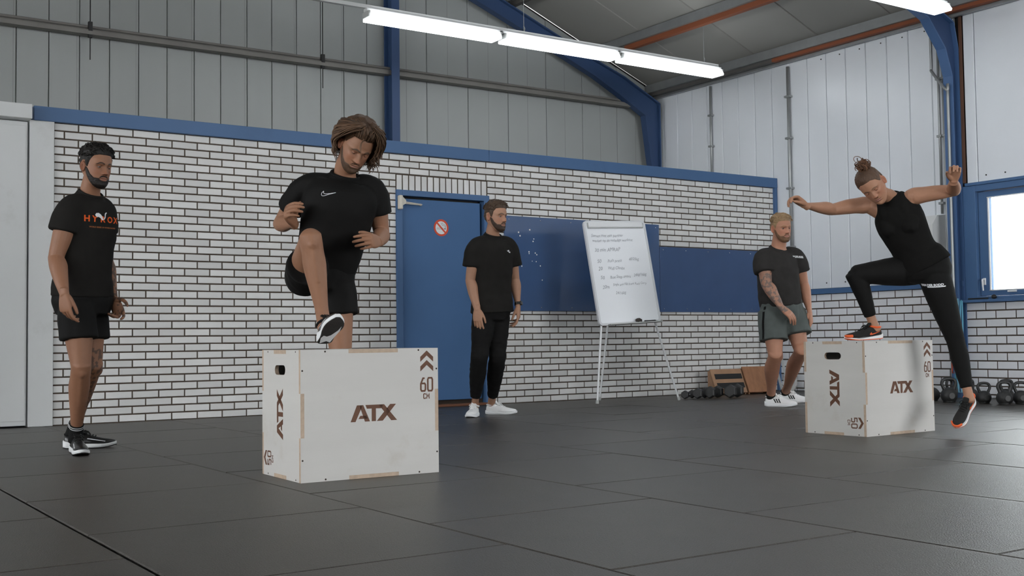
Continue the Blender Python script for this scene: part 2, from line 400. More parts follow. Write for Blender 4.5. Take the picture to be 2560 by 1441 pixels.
wall_b = st(wb.build('wall_back', M_GAP))
xj = [2.151-.2907*k for k in range(32, 0, -1)] + [2.151, 2.452, 2.743, 3.035, 3.327, 3.62, 3.907, 4.194, 4.489, 4.773, 5.065, 5.354, 5.641, 5.935, 6.17, 6.727, 7.305, 7.894, 8.481, 9.061, 9.641, 10.268, X_R]
for a, b in zip(xj[:-1], xj[1:]):
    if a < X_L+.1: continue
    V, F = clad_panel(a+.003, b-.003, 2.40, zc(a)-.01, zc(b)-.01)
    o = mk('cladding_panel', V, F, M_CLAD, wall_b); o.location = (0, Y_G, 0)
    if b < 6.0 and int(round((a-2.151)/.2907)) % 2 == 1:
        MB().box((b-.030, -.0012, 2.41), (b-.0265, .002, min(zc(a), zc(b))-.03)).build('groove', mat('groove_grey', (.22, .23, .225), .6), wall_b).location = (0, Y_G, 0)
    if b > 6.2 and b-a > .4:                         # pressed groove down the middle of the wide panels
        MB().box(((a+b)/2-.0025, -.0012, 2.41), ((a+b)/2+.0025, .002, min(zc(a), zc(b))-.03)).build('groove', mat('groove_grey', (.22, .23, .225), .6), wall_b).location = (0, Y_G, 0)
# ---- right wall: brick below, steel panels above, a strip of windows
ww = MB(); ZR = 1.125
ww.box((X_R+.008, 7.02, -.01), (X_R+.14, Y_G+.02, ZR)); ww.box((X_R+.008, Y_F, -.01), (X_R+.14, 7.02, .975))
wall_r = st(ww.build('wall_right', M_MORTAR))
Mr = Matrix(((0, 1, 0, X_R), (-1, 0, 0, 0), (0, 0, 1, 0), (0, 0, 0, 1)))       # wall frame: x=-Y, face y=0 towards -X
bR = courses(-7.078, 3.0, .958, .0842, .0715, .2185, .2065, -7.083, .001)
bR = [b for b in bR if b[0] < -.5]
bL = courses(-9.70, -7.065, ZR-.0, .0842, .0715, .2185, .2065, -9.043+.003, .001)
lay(bR+bL, wall_r, 300, lambda b: abs(-b[0]-7.3), (mat('painted_block', (.76, .77, .80), .7, .3, var=.04, vscale=9, bump=.3, bscale=90, rand=.07, dirt=((.36, .35, .32), 1.6, .3)), M_BRICKJ), Mr)
core = st(MB().box((X_R+.036, 7.0, ZR), (X_R+.13, Y_G+.02, EAVE+.05)).box((X_R+.036, Y_F, 2.16), (X_R+.13, 7.0, EAVE+.05)).build('wall_right_2', M_GAP))
def side_panel(y0, y1, z0, z1):
    V, F = clad_panel(-y1+.0035, -y0-.0035, z0, z1, z1)
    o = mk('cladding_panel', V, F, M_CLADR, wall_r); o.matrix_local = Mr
    return o
yj = [7.13, 7.409] + [7.409+.2815*k for k in range(1, 16)] + [Y_G-.005]
for a, b in zip(yj[:-1], yj[1:]): side_panel(a, b, ZR+.065, EAVE-.02)
y = 7.03
for b in [6.904-.57*k for k in range(0, 16)]:
    side_panel(b, y, 2.172, EAVE-.02); y = b
st(MB().cbox((X_R-.03, 7.09, ZR), (X_R+.03, 9.6, ZR+.06), .003).build('trim_6', M_BLUE))
st(MB().cbox((X_R-.035, Y_F, 2.142), (X_R+.035, 7.035, 2.172), .003).build('trim_7', M_BLUE))
screws = MB()
for y in (7.06, 6.83, 6.62, 7.5, 7.78, 8.06, 8.35, 8.63, 8.9): 
    for z in ((2.235,) if y < 7.1 else (1.25, 3.85)): screws.lathe([(.008, 0), (.008, .004), (.004, .006)], 8, M=Matrix.Translation((X_R, y-.02, z)) @ Matrix.Rotation(-math.pi/2, 4, 'Y'))
so = screws.build('cladding_screws', M_BLACK, wall_r); so['kind'] = 'stuff'
# windows
def glass():
    m = bpy.data.materials.new('window_glass'); m.use_nodes = True; N = m.node_tree.nodes; L = m.node_tree.links; N.remove(N['Principled BSDF'])
    a = N.new('ShaderNodeBsdfTransparent'); a.inputs[0].default_value = (.95, .97, .97, 1); b = N.new('ShaderNodeBsdfGlossy'); b.inputs['Roughness'].default_value = .02
    f = N.new('ShaderNodeFresnel'); f.inputs[0].default_value = 1.45; x = N.new('ShaderNodeMixShader')
    L.new(f.outputs[0], x.inputs[0]); L.new(a.outputs[0], x.inputs[1]); L.new(b.outputs[0], x.inputs[2]); L.new(x.outputs[0], N['Material Output'].inputs[0]); return m
M_GLASS = glass()
def window(i, y1, y0):
    w = empty('window_%d' % i); st(w)
    z0, z1 = .985, 2.142
    f = MB(); a, b = X_R-.02, X_R+.13
    f.cbox((a, y1-.14, z0), (b, y1, z1), .004); f.cbox((a, y0, z0), (b, y0+.14, z1), .004); f.cbox((a, y0+.14, z1-.065), (b, y1-.14, z1), .004); f.cbox((a, y0+.14, z0), (b, y1-.14, z0+.032), .004)
    f.build('window_frame', M_BLUE, w)
    f = MB(); a, b = X_R+.02, X_R+.09; p, q = y1-.145, y0+.145; r, s = z1-.07, z0+.036
    f.cbox((a, p-.105, s), (b, p, r), .005); f.cbox((a, q, s), (b, q+.105, r), .005); f.cbox((a, q+.1, r-.06), (b, p-.1, r), .005); f.cbox((a, q+.1, s), (b, p-.1, s+.05), .005)
    f.build('sash', M_BLUE, w)
    f = MB(); f.box((a-.004, p-.118, s+.05), (a+.01, p-.105, r-.06)); f.box((a-.004, q+.105, s+.05), (a+.01, q+.118, r-.06)); f.box((a-.004, q+.1, r-.068), (a+.01, p-.1, r-.058)); f.box((a-.004, q+.1, s+.05), (a+.01, p-.1, s+.06))
    f.build('glazing_bead', M_WHITEG, w)
    MB().box((X_R+.05, q+.1, s+.045), (X_R+.056, p-.1, r-.055)).build('pane', M_GLASS, w)
    h = MB().cbox((a-.012, p-.065, 1.13), (a, p-.035, 1.20), .004); h.tube([(a-.01, p-.05, 1.185), (a-.04, p-.05, 1.185), (a-.045, p-.052, 1.16), (a-.045, p-.058, 1.075)], [.009, .009, .009, .008], n=10, sub=3)
    h.build('window_handle', M_WHITEG, w)
    s_ = MB().cbox((a-.03, p-.40, s+.028), (a-.005, p-.31, s+.046), .003); s_.build('stay', M_WHITEG, w)
    MB().cbox((X_R-.09, y0-.02, z0-.028), (X_R+.03, y1+.03, z0), .004).build('window_sill', M_BLUE, w)
WIN = [(7.07, 5.25), (4.75, 2.95), (2.45, .65), (.15, -1.65), (-2.15, -3.95), (-4.45, -6.25)]
for i, (a, b) in enumerate(WIN): window(i+1, a, b)
piers = MB()
prev = 7.03
for k, (a, b) in enumerate(WIN):
    nxt = WIN[k+1][0] if k+1 < len(WIN) else Y_F
    piers.box((X_R+.0, nxt, .97), (X_R+.13, b, 2.15))
st(piers.build('wall_right_3', M_BRICKJ))
# ---- roof sheets on purlins
rf = MB(); e = .10
rf.add([(X_R+.2, Y_F-.5, zc(X_R)+.03), (X_R+.2, Y_G+.2, zc(X_R)+.03), (X_RIDGE, Y_G+.2, zc(X_RIDGE)+.04), (X_RIDGE, Y_F-.5, zc(X_RIDGE)+.04), (X_L-.2, Y_G+.2, EAVE+.03), (X_L-.2, Y_F-.5, EAVE+.03)] +
       [(X_R+.2, Y_F-.5, zc(X_R)+.13), (X_R+.2, Y_G+.2, zc(X_R)+.13), (X_RIDGE, Y_G+.2, zc(X_RIDGE)+.14), (X_RIDGE, Y_F-.5, zc(X_RIDGE)+.14), (X_L-.2, Y_G+.2, EAVE+.13), (X_L-.2, Y_F-.5, EAVE+.13)],
       [(0,1,2,3), (3,2,4,5), (9,8,7,6), (11,10,8,9), (0,6,7,1), (5,4,10,11), (1,7,8,2), (2,8,10,4), (0,3,9,6), (3,5,11,9)])
ceil = st(rf.build('ceiling', M_ROOF))
k = 0; y = Y_G-.01
while y > -2:
    y0 = y-1.0
    V = [(X_R+.02, y0+.004, zc(X_R)+.012), (X_R+.02, y-.004, zc(X_R)+.012), (X_RIDGE, y-.004, zc(X_RIDGE)+.012), (X_RIDGE, y0+.004, zc(X_RIDGE)+.012)]
    V += [(X_R+.02, y0+.012, zc(X_R)), (X_R+.02, y-.012, zc(X_R)), (X_RIDGE, y-.012, zc(X_RIDGE)), (X_RIDGE, y0+.012, zc(X_RIDGE))]
    mk('roof_sheet', V, [(7,6,5,4),(0,4,5,1),(1,5,6,2),(2,6,7,3),(3,7,4,0)], M_ROOF, ceil)
    y = y0
for i, X in enumerate([10.20, 9.25, 7.95, 6.65, 5.35, 4.05, 2.75, 1.5]):
    p = empty('roof_beam'); st(p)
    z = zc(X); yo = 9.5 if i == 0 else 11.1
    MB().cbox((X-.03, Y_F, z-.145+(.02 if i == 0 else 0)), (X+.04, yo, z-.07), .004).build('timber', M_ORANGE, p)
    MB().cbox((X-.03, yo, z-.145+(.02 if i == 0 else 0)), (X+.04, Y_G-.02, z-.07), .004).build('timber', M_DARKP, p)
    g = MB().box((X-.072, Y_F, z-.085), (X-.032, Y_G-.02, z-.073)).box((X-.072, Y_F, z-.073), (X-.062, Y_G-.02, z+.022)).box((X-.03, Y_F, z-.068), (X+.04, Y_G-.02, z-.015))
    g.build('steel_channel', M_GALV, p)
st(MB().cbox((X_R-.07, Y_F, EAVE-.10), (X_R-.012, Y_G-.02, EAVE-.03), .006).build('eaves_beam', M_GALV))
# ---- portal frames
def portal(name, yc, inner, outer, w=.105, m=M_STEEL):
    f = empty(name); st(f)
    n = len(inner); V = []; F = []
    for y in (yc-.006, yc+.006):
        V += [(x, y, z) for x, z in inner]+[(x, y, z) for x, z in outer]
    for i in range(n-1): F += [(i, i+1, n+i+1, n+i), (2*n+i+1, 2*n+i, 3*n+i, 3*n+i+1)]
    mk('web', V, F, M_STEELD if m is M_STEEL else m, f)  # near frames: recess shade painted on the web with the darker steel
    for nm, pts, s in (('inner_flange', inner, 1), ('outer_flange', outer, -1)):
        fb = MB()
        for (x0, z0), (x1, z1) in zip(pts[:-1], pts[1:]):
            d = Vector((x1-x0, 0, z1-z0)).normalized(); nn = Vector((-d.z, 0, d.x))*.008
            a = Vector((x0, 0, z0)); b = Vector((x1, 0, z1)); y0 = Vector((0, yc-w/2, 0)); y1 = Vector((0, yc+w/2, 0))
            P = [a-nn, b-nn, b+nn, a+nn]
            fb.add([p+y0 for p in P]+[p+y1 for p in P], [(0,1,2,3),(7,6,5,4),(0,4,5,1),(1,5,6,2),(2,6,7,3),(3,7,4,0)])
        fb.build(nm, m, f)
    return f
def raf(x, drop): return zc(x)-drop
near_in = [(10.20, .0), (10.20, 3.28), (10.10, 3.55), (9.84, 3.83), (8.3, raf(8.3, .37)), (X_RIDGE, raf(X_RIDGE, .37)), (-5.4, 3.8), (-6.9, 3.2), (-6.95, 0)]
near_out = [(10.315, .0), (10.315, 3.28), (10.315, 3.55), (10.25, raf(10.25, .19)), (8.3, raf(8.3, .19)), (X_RIDGE, raf(X_RIDGE, .19)), (-5.4, raf(-5.4, .19)), (-7.2, 3.6), (-7.25, 0)]
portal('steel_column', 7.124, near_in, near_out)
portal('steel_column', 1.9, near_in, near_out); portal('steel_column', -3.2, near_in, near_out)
far_in = [(10.045, 2.4), (10.041, 2.956), (9.945, 3.62), (9.50, 3.86), (9.111, 4.05), (7.984, 4.50), (X_RIDGE, raf(X_RIDGE, .60)), (-5.4, 3.7), (-6.9, 3.2)]
far_out = [(10.20, 2.4), (10.20, 2.956), (10.20, 3.80), (9.6, 4.09), (9.111, 4.26), (7.984, 4.70), (X_RIDGE, raf(X_RIDGE, .32)), (-5.4, 4.2), (-7.2, 3.8)]
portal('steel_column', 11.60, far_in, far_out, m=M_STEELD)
gp = st(MB().box((6.12, 11.52, 2.4), (6.22, 11.535, raf(6.2, .32))).box((6.165, 11.535, 2.4), (6.175, 11.70, raf(6.2, .32))).box((6.12, 11.70, 2.4), (6.22, 11.715, raf(6.2, .32))).build('gable_column', M_STEELD))
st(MB().box((X_R-.012, 7.035, 2.18), (X_R-.001, 7.068, 3.9)).build('trim_8', mat('brown_strip', (.10, .045, .025), .7, var=.2)))
# unseen left wall; the long opening in it is added to let light in
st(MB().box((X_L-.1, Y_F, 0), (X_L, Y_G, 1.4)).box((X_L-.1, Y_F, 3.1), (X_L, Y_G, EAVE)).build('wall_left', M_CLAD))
# unseen front wall, with a wide opening invented for the light it admits
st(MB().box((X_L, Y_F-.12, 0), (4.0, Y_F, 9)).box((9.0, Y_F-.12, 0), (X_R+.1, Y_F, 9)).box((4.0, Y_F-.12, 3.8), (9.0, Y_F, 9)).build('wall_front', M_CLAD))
# ground and the neighbour's white facade beyond the windows
st(MB().box((X_R+.45, -30, -.35), (60, 40, -.25)).build('ground', mat('paving', (.32, .31, .30), .9, var=.1)))
nb = empty('neighbour_building', (24, 0, -.25)); tag(nb, 'pale building seen through the window beyond the glass', 'building')
fm_ = MB().box((0, -6, 0), (.3, 30, 4.5)).build('wall', mat('facade_white', (.80, .80, .80), .8), nb)
for z in (1.2, 2.25, 3.3, 4.4, 5.5): MB().box((-.012, -6, z), (.001, 30, z+.02)).build('seam', mat('facade_seam', (.55, .56, .57), .8), nb)
q = MB()
for r in range(40):
    for c in range(5): q.box((-.03, 7.6+c*.26-(r % 2)*.13-1.4, .2+r*.085), (0, 7.6+c*.26-(r % 2)*.13-1.4+.245, .2+r*.085+.072))
q.build('brick_courses', mat('facade_brick', (.74, .74, .73), .8, island=.05), nb)['kind'] = 'stuff'
# ================================================================== objects
from mathutils.geometry import tessellate_polygon
def prism_hole(outer, hole, h, M, mb, mf=0, ms=1):
    loops = [outer]+([hole] if hole else [])
    pts = [p for l in loops for p in l]; n = len(pts)
    tri = tessellate_polygon([[Vector((x, y, 0)) for x, y in l] for l in loops])
    V = [M @ Vector((x, y, 0)) for x, y in pts]+[M @ Vector((x, y, h)) for x, y in pts]
    def area(t): a, b, c = [Vector(pts[i]) for i in t]; return (b-a).cross(c-a)
    tri = [t if area(t) > 0 else t[::-1] for t in tri]
    mb.add(V, [t[::-1] for t in tri]+[[i+n for i in t] for t in tri], mf)
    F = []; s = 0
    for l in loops:
        k = len(l); F += [(s+i, s+(i+1) % k, n+s+(i+1) % k, n+s+i) for i in range(k)]; s += k
    k0 = len(mb.V)-2*n
    mb.F += [[i+k0 for i in f] for f in F]; mb.M += [ms]*len(F)
ATX = [[(0,0),(.32,0),(.80,1),(.42,1)], [(.58,1),(.84,1),(1.28,0),(.95,0)], [(.52,.17),(1.12,.17),(1.04,.36),(.64,.36)],
       [(.98,1),(2.2,1),(2.05,.77),(1.08,.77)], [(1.40,.78),(1.68,.78),(1.68,0),(1.40,0)],
       [(1.74,0),(2.14,0),(3.05,1),(2.65,1)], [(1.86,1),(2.24,1),(3.12,0),(2.72,0)]]
CHEV = [(0,0),(.5,.46),(1,0),(1,.36),(.5,.82),(0,.36)]
GL = {'6': ([(.62,.98),(.40,.98),(.10,.55),(.10,.12),(.20,.0),(.62,.0),(.72,.12),(.72,.48),(.62,.58),(.14,.58)], False),
      '0': ([(.10,.12),(.20,0),(.62,0),(.72,.12),(.72,.88),(.62,1),(.20,1),(.10,.88)], True),
      '5': ([(.72,1),(.12,1),(.12,.56),(.60,.56),(.72,.46),(.72,.12),(.60,0),(.10,0)], False),
      'C': ([(.70,.80),(.62,1),(.20,1),(.10,.88),(.10,.12),(.20,0),(.62,0),(.70,.2)], False),
      'M': ([(.08,-.08),(.08,1),(.45,.35),(.82,1),(.82,-.08)], False)}
def glyphs(mb, txt, x, y, h, w, th, M, lift):
    for ch in txt:
        P, c = GL[ch]; stroke(mb, [(x+a*w, y+b*h) for a, b in P], th, lift, M, c); x += w*(1.04 if ch == 'M' else .95)
def plyo_box(name, loc, rz, label, flip):
    W, D, H, t = .7084, .4852, .6, .018; g = .0002
    b = empty(name, loc, rz); tag(b, label, 'box', 'plyometric boxes')
    PM = [M_PLY, M_PLYEDGE]
    wa, wb_ = W*.335, W*.695; za, zb = H*.335, H*.67; da, db = D*.36, D*.68
    def front(y0, nm):
        o = [(0,0),(wa,0),(wa,t+g),(wb_,t+g),(wb_,0),(W,0),(W,za),(W-t-g,za),(W-t-g,zb),(W,zb),(W,H),(wb_,H),(wb_,H-t-g),(wa,H-t-g),(wa,H),(0,H),(0,zb),(t+g,zb),(t+g,za),(0,za)]
        m = MB(); prism_hole(o, None, t, Matrix(((1,0,0,0),(0,0,-1,y0+t),(0,1,0,0),(0,0,0,1))), m); m.build(nm, PM, b)
    def side(x0, nm):
        o = [(t+g,0),(da,0),(da,t+g),(db,t+g),(db,0),(D-t-g,0),(D-t-g,za+g),(D,za+g),(D,zb-g),(D-t-g,zb-g),(D-t-g,H),(db,H),(db,H-t-g),(da,H-t-g),(da,H),(t+g,H),(t+g,zb-g),(0,zb-g),(0,za+g),(t+g,za+g)]
        hy, hz, a, r = D*.515, .506, .066, .0225
        hole = [(hy+(a-r)*s+r*math.cos(q), hz+r*math.sin(q)) for s, q0 in ((1, -90), (-1, 90)) for q in [math.radians(q0+20*k) for k in range(10)]]
        m = MB(); prism_hole(o, hole, t, Matrix(((0,0,1,x0),(1,0,0,0),(0,1,0,0),(0,0,0,1))), m); m.build(nm, PM, b)
    def lid(z0, nm):
        o = [(t+g,t+g),(wa+g,t+g),(wa+g,0),(wb_-g,0),(wb_-g,t+g),(W-t-g,t+g),(W-t-g,da+g),(W,da+g),(W,db-g),(W-t-g,db-g),(W-t-g,D-t-g),(wb_-g,D-t-g),(wb_-g,D),(wa+g,D),(wa+g,D-t-g),(t+g,D-t-g),(t+g,db-g),(0,db-g),(0,da+g),(t+g,da+g)]
        m = MB(); prism_hole(o, None, t, Matrix.Translation((0, 0, z0)), m); m.build(nm, PM, b)
    front(0, 'front_panel'); front(D-t, 'back_panel'); side(0, 'side_panel'); side(W-t, 'side_panel'); lid(H-t, 'top_panel'); lid(0, 'bottom_panel')
    MF = Matrix(((1,0,0,0),(0,0,-1,0),(0,1,0,0),(0,0,0,1))); ML = Matrix(((0,0,-1,0),(-1,0,0,0),(0,1,0,0),(0,0,0,1))); L_ = .0006
    p = MB()
    def put(poly, s, ox, oy, M): p.prism([(ox+x*s, oy+y*s) for x, y in poly], L_, M=M)
    s = .238/3.1
    for q in ATX: put(q, s, W*.515-.119, .262, MF)
    p.build('logo_print', M_PRINT, b); p = MB()
    for k in range(2): p.prism([(.612+x*.070, .488+k*.046+y*.066) for x, y in CHEV], L_, M=MF)
    glyphs(p, '60', .610, .394, .062, .040, .0085, MF, L_); glyphs(p, 'CM', .627, .358, .022, .018, .0048, MF, L_)
    p.build('height_print', M_PRINT, b)
    p = MB(); sg = 1 if not flip else -1
    R = Matrix.Rotation(math.pi/2*sg, 4, 'Z')
    if not flip: A = ML @ Matrix.Translation((-D*.515+.036, .180, 0)) @ R
    else: A = ML @ Matrix.Translation((-D*.50-.036, .418, 0)) @ R
    for q in ATX: put(q, s, 0, 0, A)
    p.build('logo_print', M_PRINT, b); p = MB()
    if not flip: A = ML @ Matrix.Translation((-D+.135, .048, 0)) @ R
    else: A = ML @ Matrix.Translation((-.135, .118, 0)) @ R
    p.prism([(.0+x*.070, .072+y*.052) for x, y in CHEV], L_, M=A); glyphs(p, '50', .0, .018+.004, .042, .040, .0075, A, L_); glyphs(p, 'CM', .017, -.008, .018, .018, .004, A, L_)
    p.build('height_print', M_PRINT, b)
    tt = t/2
    for x, z in ((tt, .10), (tt, .505), (W*.17, H-tt), (W*.85, H-tt), (W*.17, tt), (W*.85, tt), (W-tt, .10), (W-tt, .50)):
        MB().prism(circ(.0045, 10, (x, z)), .0005, M=MF).build('screw_hole', M_HOLE, b)
    for y, z in ((D*.12, H-tt), (D*.84, H-tt), (D*.12, tt), (D*.84, tt)): MB().prism(circ(.004, 10, (-y, z)), .0005, M=ML).build('screw_hole', M_HOLE, b)
    return b
plyo_box('plyometric_box', (2.0895, 4.8337, 0), -.023, 'wooden plyometric box the long haired man in black steps onto', False)
plyo_box('plyometric_box', (5.8437, 4.737, 0), .0259, 'wooden plyometric box under the jumping woman in black leggings', True)

# ---- flipchart
fc = empty('flipchart', (7.28, 8.80, 0)); tag(fc, 'white tripod flipchart with handwritten workout in front of blue boards', 'flipchart')
inv = Matrix.Translation((-7.28, -8.80, 0))
BL, BR, TL = V3(6.875, 8.72, .765), V3(7.664, 8.72, .803), V3(6.875, 8.895, 1.80)
ex = (BR-BL); bw = ex.length; ex.normalize(); ey = (TL-BL); bh = ey.length; ey = (ey-ex*ey.dot(ex)).normalized(); ez = ex.cross(ey)
MBD = inv @ Matrix(((ex.x, ey.x, ez.x, BL.x), (ex.y, ey.y, ez.y, BL.y), (ex.z, ey.z, ez.z, BL.z), (0, 0, 0, 1)))
def rrect(x0, y0, x1, y1, r, n=6):
    out = []
    for cx, cy, a0 in ((x1-r, y0+r, -90), (x1-r, y1-r, 0), (x0+r, y1-r, 90), (x0+r, y0+r, 180)):
        out += [(cx+r*math.cos(math.radians(a0+90*k/n)), cy+r*math.sin(math.radians(a0+90*k/n))) for k in range(n+1)]
    return out
m = MB(); m.prism(rrect(.012, .012, bw-.012, bh-.012, .025), .016, M=MBD @ Matrix.Translation((0, 0, -.018))); m.build('whiteboard', M_BOARDW, fc)
m = MB(); prism_hole(rrect(0, 0, bw, bh, .04), rrect(.022, .022, bw-.022, bh-.022, .022), .024, MBD @ Matrix.Translation((0, 0, -.020)), m, 0, 0); m.build('board_frame', mat('grey_white_frame', (.66, .67, .69), .35), fc)
m = MB(); m.cbox((.05, bh-.070, .002), (bw-.05, bh-.012, .022), .009, M=MBD); m.build('clamp_bar', M_WHITEG, fc)
m = MB(); m.cbox((.042, bh-.078, .001), (.085, bh-.020, .014), .004, M=MBD); m.build('clamp_end', M_PLAST, fc); m = MB(); m.cbox((bw-.085, bh-.078, .001), (bw-.042, bh-.020, .014), .004, M=MBD); m.build('clamp_end', M_PLAST, fc); m = MB(); m.cbox((.05, bh-.077, .001), (bw-.05, bh-.069, .012), .002, M=MBD)
m.build('clamp_lip', M_PLAST, fc)
m = MB(); m.cbox((.10, -.006, .002), (bw-.02, .006, .05), .003, M=MBD); m.build('pen_tray', M_PLAST, fc)
def fleg(a, b, r=.011):
    a = inv @ V3(*a); b = inv @ V3(*b)
    m = MB().tube([a, b], [r, r*.9], n=12, dome=.2); m.build('leg', M_WHITEG, fc)
    m = MB().tube([b+(a-b).normalized()*.03, b], [r*1.35, r*1.5], n=12, dome=.3); m.build('foot_cap', M_PLAST, fc)
fleg((6.930, 8.760, .80), (6.862, 8.760, .012)); fleg((7.60, 8.755, .83), (7.873, 8.71, .012)); bf = at(1499, 1000, 'z', 0.012); bt = at(1532, 700, 'y', 8.95); fleg(tuple(bt), tuple(bf))
m = MB().cbox((.10, .04, -.05), (bw-.10, .12, -.019), .006, M=MBD); m.build('back_bracket', M_PLAST, fc)
def text_polys(body, size, shear=0., bold=0.):
    cu = bpy.data.curves.new('t', 'FONT'); cu.body = body; cu.size = size; cu.shear = shear; cu.offset = bold; cu.resolution_u = 2
    o = bpy.data.objects.new('t', cu); COL.objects.link(o)
    dg = bpy.context.evaluated_depsgraph_get(); me = bpy.data.meshes.new_from_object(o.evaluated_get(dg))
    V = [v.co.copy() for v in me.vertices]; F = [list(p.vertices) for p in me.polygons]
    bpy.data.objects.remove(o); bpy.data.curves.remove(cu); bpy.data.meshes.remove(me); return V, F
wr = MB()
LINES = [('Samen met een partner', .07, .885, .046), ('werken op de volledige workout', .075, .835, .042), ('30 min AMRAP', .085, .735, .056), ('50', .095, .625, .056), ('Push press', .225, .628, .046), ('40/25kg', .50, .640, .044),
         ('20', .095, .545, .056), ('Wall Climbs', .215, .552, .046), ('50', .105, .458, .054), ('Box Step overs', .225, .462, .046), ('24kg/16kg', .53, .478, .044), ('20m', .11, .362, .054),
         ('Single arm KB Front Rack Carry', .245, .388, .036), ('24/16kg', .265, .300, .044)]
for k, (tx, x, y, sz) in enumerate(LINES):
    wr = MB(); V, F = text_polys(tx, sz*.92, .28); r = Matrix.Rotation(.01+.03*((k*37 % 7)/7-.3), 4, 'Z')
    wr.add([MBD @ Matrix.Translation((x, y, .0006)) @ r @ (v+Vector((0, .0035*math.sin(v.x*55+k), 0))) for v in V], F); wr.build('handwriting', M_INK, fc)
pen = empty('marker_pen', tuple(V3(7.50, 8.693, .812))); tag(pen, 'dark marker pen lying on the flipchart tray', 'pen')
m = MB().tube([(-.075, 0, -.002), (.0, 0, .0), (.062, .0, .0035)], [.0085]*3, n=12, dome=.2); m.build('barrel', M_BLACK, pen); m = MB().tube([(.062, 0, .0035), (.085, 0, .005)], [.0075, .005], n=10); m.build('cap', M_PLAST, pen)
er = empty('board_eraser', tuple(V3(7.345, 8.690, .8165))); tag(er, 'crumpled dark eraser cloth on the flipchart tray beside the pen', 'eraser')
bm = bmesh.new(); bmesh.ops.create_icosphere(bm, subdivisions=3, radius=1)
V = [Vector((v.co.x*.04, v.co.y*.018, max(v.co.z, -.5)*.022)) + v.co*.006*noise.noise(v.co*3) for v in bm.verts]; F = [[v.index for v in f.verts] for f in bm.faces]; bm.free()
mk('cloth', V, F, mat('dark_cloth', (.05, .04, .035), .9), er, True)

# ---- blue boards on the partition
def wall_board(x0, x1, z0, z1, label, m_, nm='wall_board'):
    b = empty(nm, ((x0+x1)/2, Y_P, z0)); tag(b, label, 'board', 'blue wall boards')
    w = (x1-x0)/2; h = z1-z0
    MB().cbox((-w, -.026, 0), (w, -.004, h), .002).build('panel', m_, b)
    for x in [(-w+.05)+(2*w-.1)*k/5 for k in range(6)]:
        for z in (.035, h-.035): MB().lathe([(.006, 0), (.006, .002), (.003, .004)], 8, M=Matrix.Translation((x, -.026, z)) @ Matrix.Rotation(math.pi/2, 4, 'X')).build('screw', M_CHROME, b)
    return b
M_GLB = mat('glossy_blue_board', (.045, .095, .215), .13, .9, var=.08, vscale=3, bump=.04, bscale=14)
b1 = wall_board(6.374, 8.432, .933, 1.90, 'tall glossy blue board behind the flipchart', M_GLB)
ch = MB().cbox((.55, -.0275, .235), (.72, -.0262, .252), .0005); ch.build('scuff_mark', M_SIGNW, b1)
sp = MB()
for i in range(16): sp.prism(circ(.005+.004*RNG.random(), 8, (-.9+.5*RNG.random(), .12+.75*RNG.random())), .0008, M=Matrix(((1,0,0,0),(0,0,-1,-.0262),(0,1,0,0),(0,0,0,1))))
sp.build('paint_specks', M_SIGNW, b1)['kind'] = 'stuff'
wall_board(8.437, 10.24, .93, 1.657, 'lower blue board behind the blond man', M_BLUEB)

# ---- dumbbells
def dumbbell(p, ang, r, ln, label):
    o = empty('dumbbell', (p[0], p[1], 0), ang); tag(o, label, 'dumbbell', 'hex dumbbells on the floor')
    for s in (-1, 1):
        hx = [(r*math.cos(math.pi/6+k*math.pi/3), r*math.sin(math.pi/6+k*math.pi/3)) for k in range(6)]
        m = MB(); w = r*1.05; V = []; F = []
        for q, sc in ((0, .80), (.16, 1), (.84, 1), (1, .80)):
            V += [Vector((s*(ln/2+q*w), x*sc, y*sc+r*.866)) for x, y in [(b, a) for a, b in [(math.sin(math.pi/3*k+math.pi/6)*r, math.cos(math.pi/3*k+math.pi/6)*r) for k in range(6)]]]
        V = [Vector((v.x, v.y, v.z)) for v in V]
        for j in range(3): F += [(j*6+i, j*6+(i+1) % 6, j*6+6+(i+1) % 6, j*6+6+i) for i in range(6)]
        F += [list(range(6)), list(range(18, 24))]
        m.add(V, F)
        zz = min(v.z for v in m.V); m.V = [v-Vector((0, 0, zz-.001)) for v in m.V]
        m.build('head', M_IRON, o)
    cz = r*.866
    MB().tube([(-ln/2, 0, cz), (-ln*.22, 0, cz), (ln*.22, 0, cz), (ln/2, 0, cz)], [.013, .016, .016, .013], n=14, sub=3, dome=.1).build('handle', M_CHROME, o)
dumbbell((8.245, 8.97), .37, .044, .115, 'smallest black hex dumbbell at the flipchart end of the row')
dumbbell((8.362, 8.90), .39, .056, .115, 'black hex dumbbell second from the flipchart end of the row')
dumbbell((8.490, 8.845), .36, .064, .115, 'black hex dumbbell between the second one and the biggest one')
dumbbell((8.700, 8.765), .42, .072, .12, 'biggest black hex dumbbell in front of the wooden slant boards')

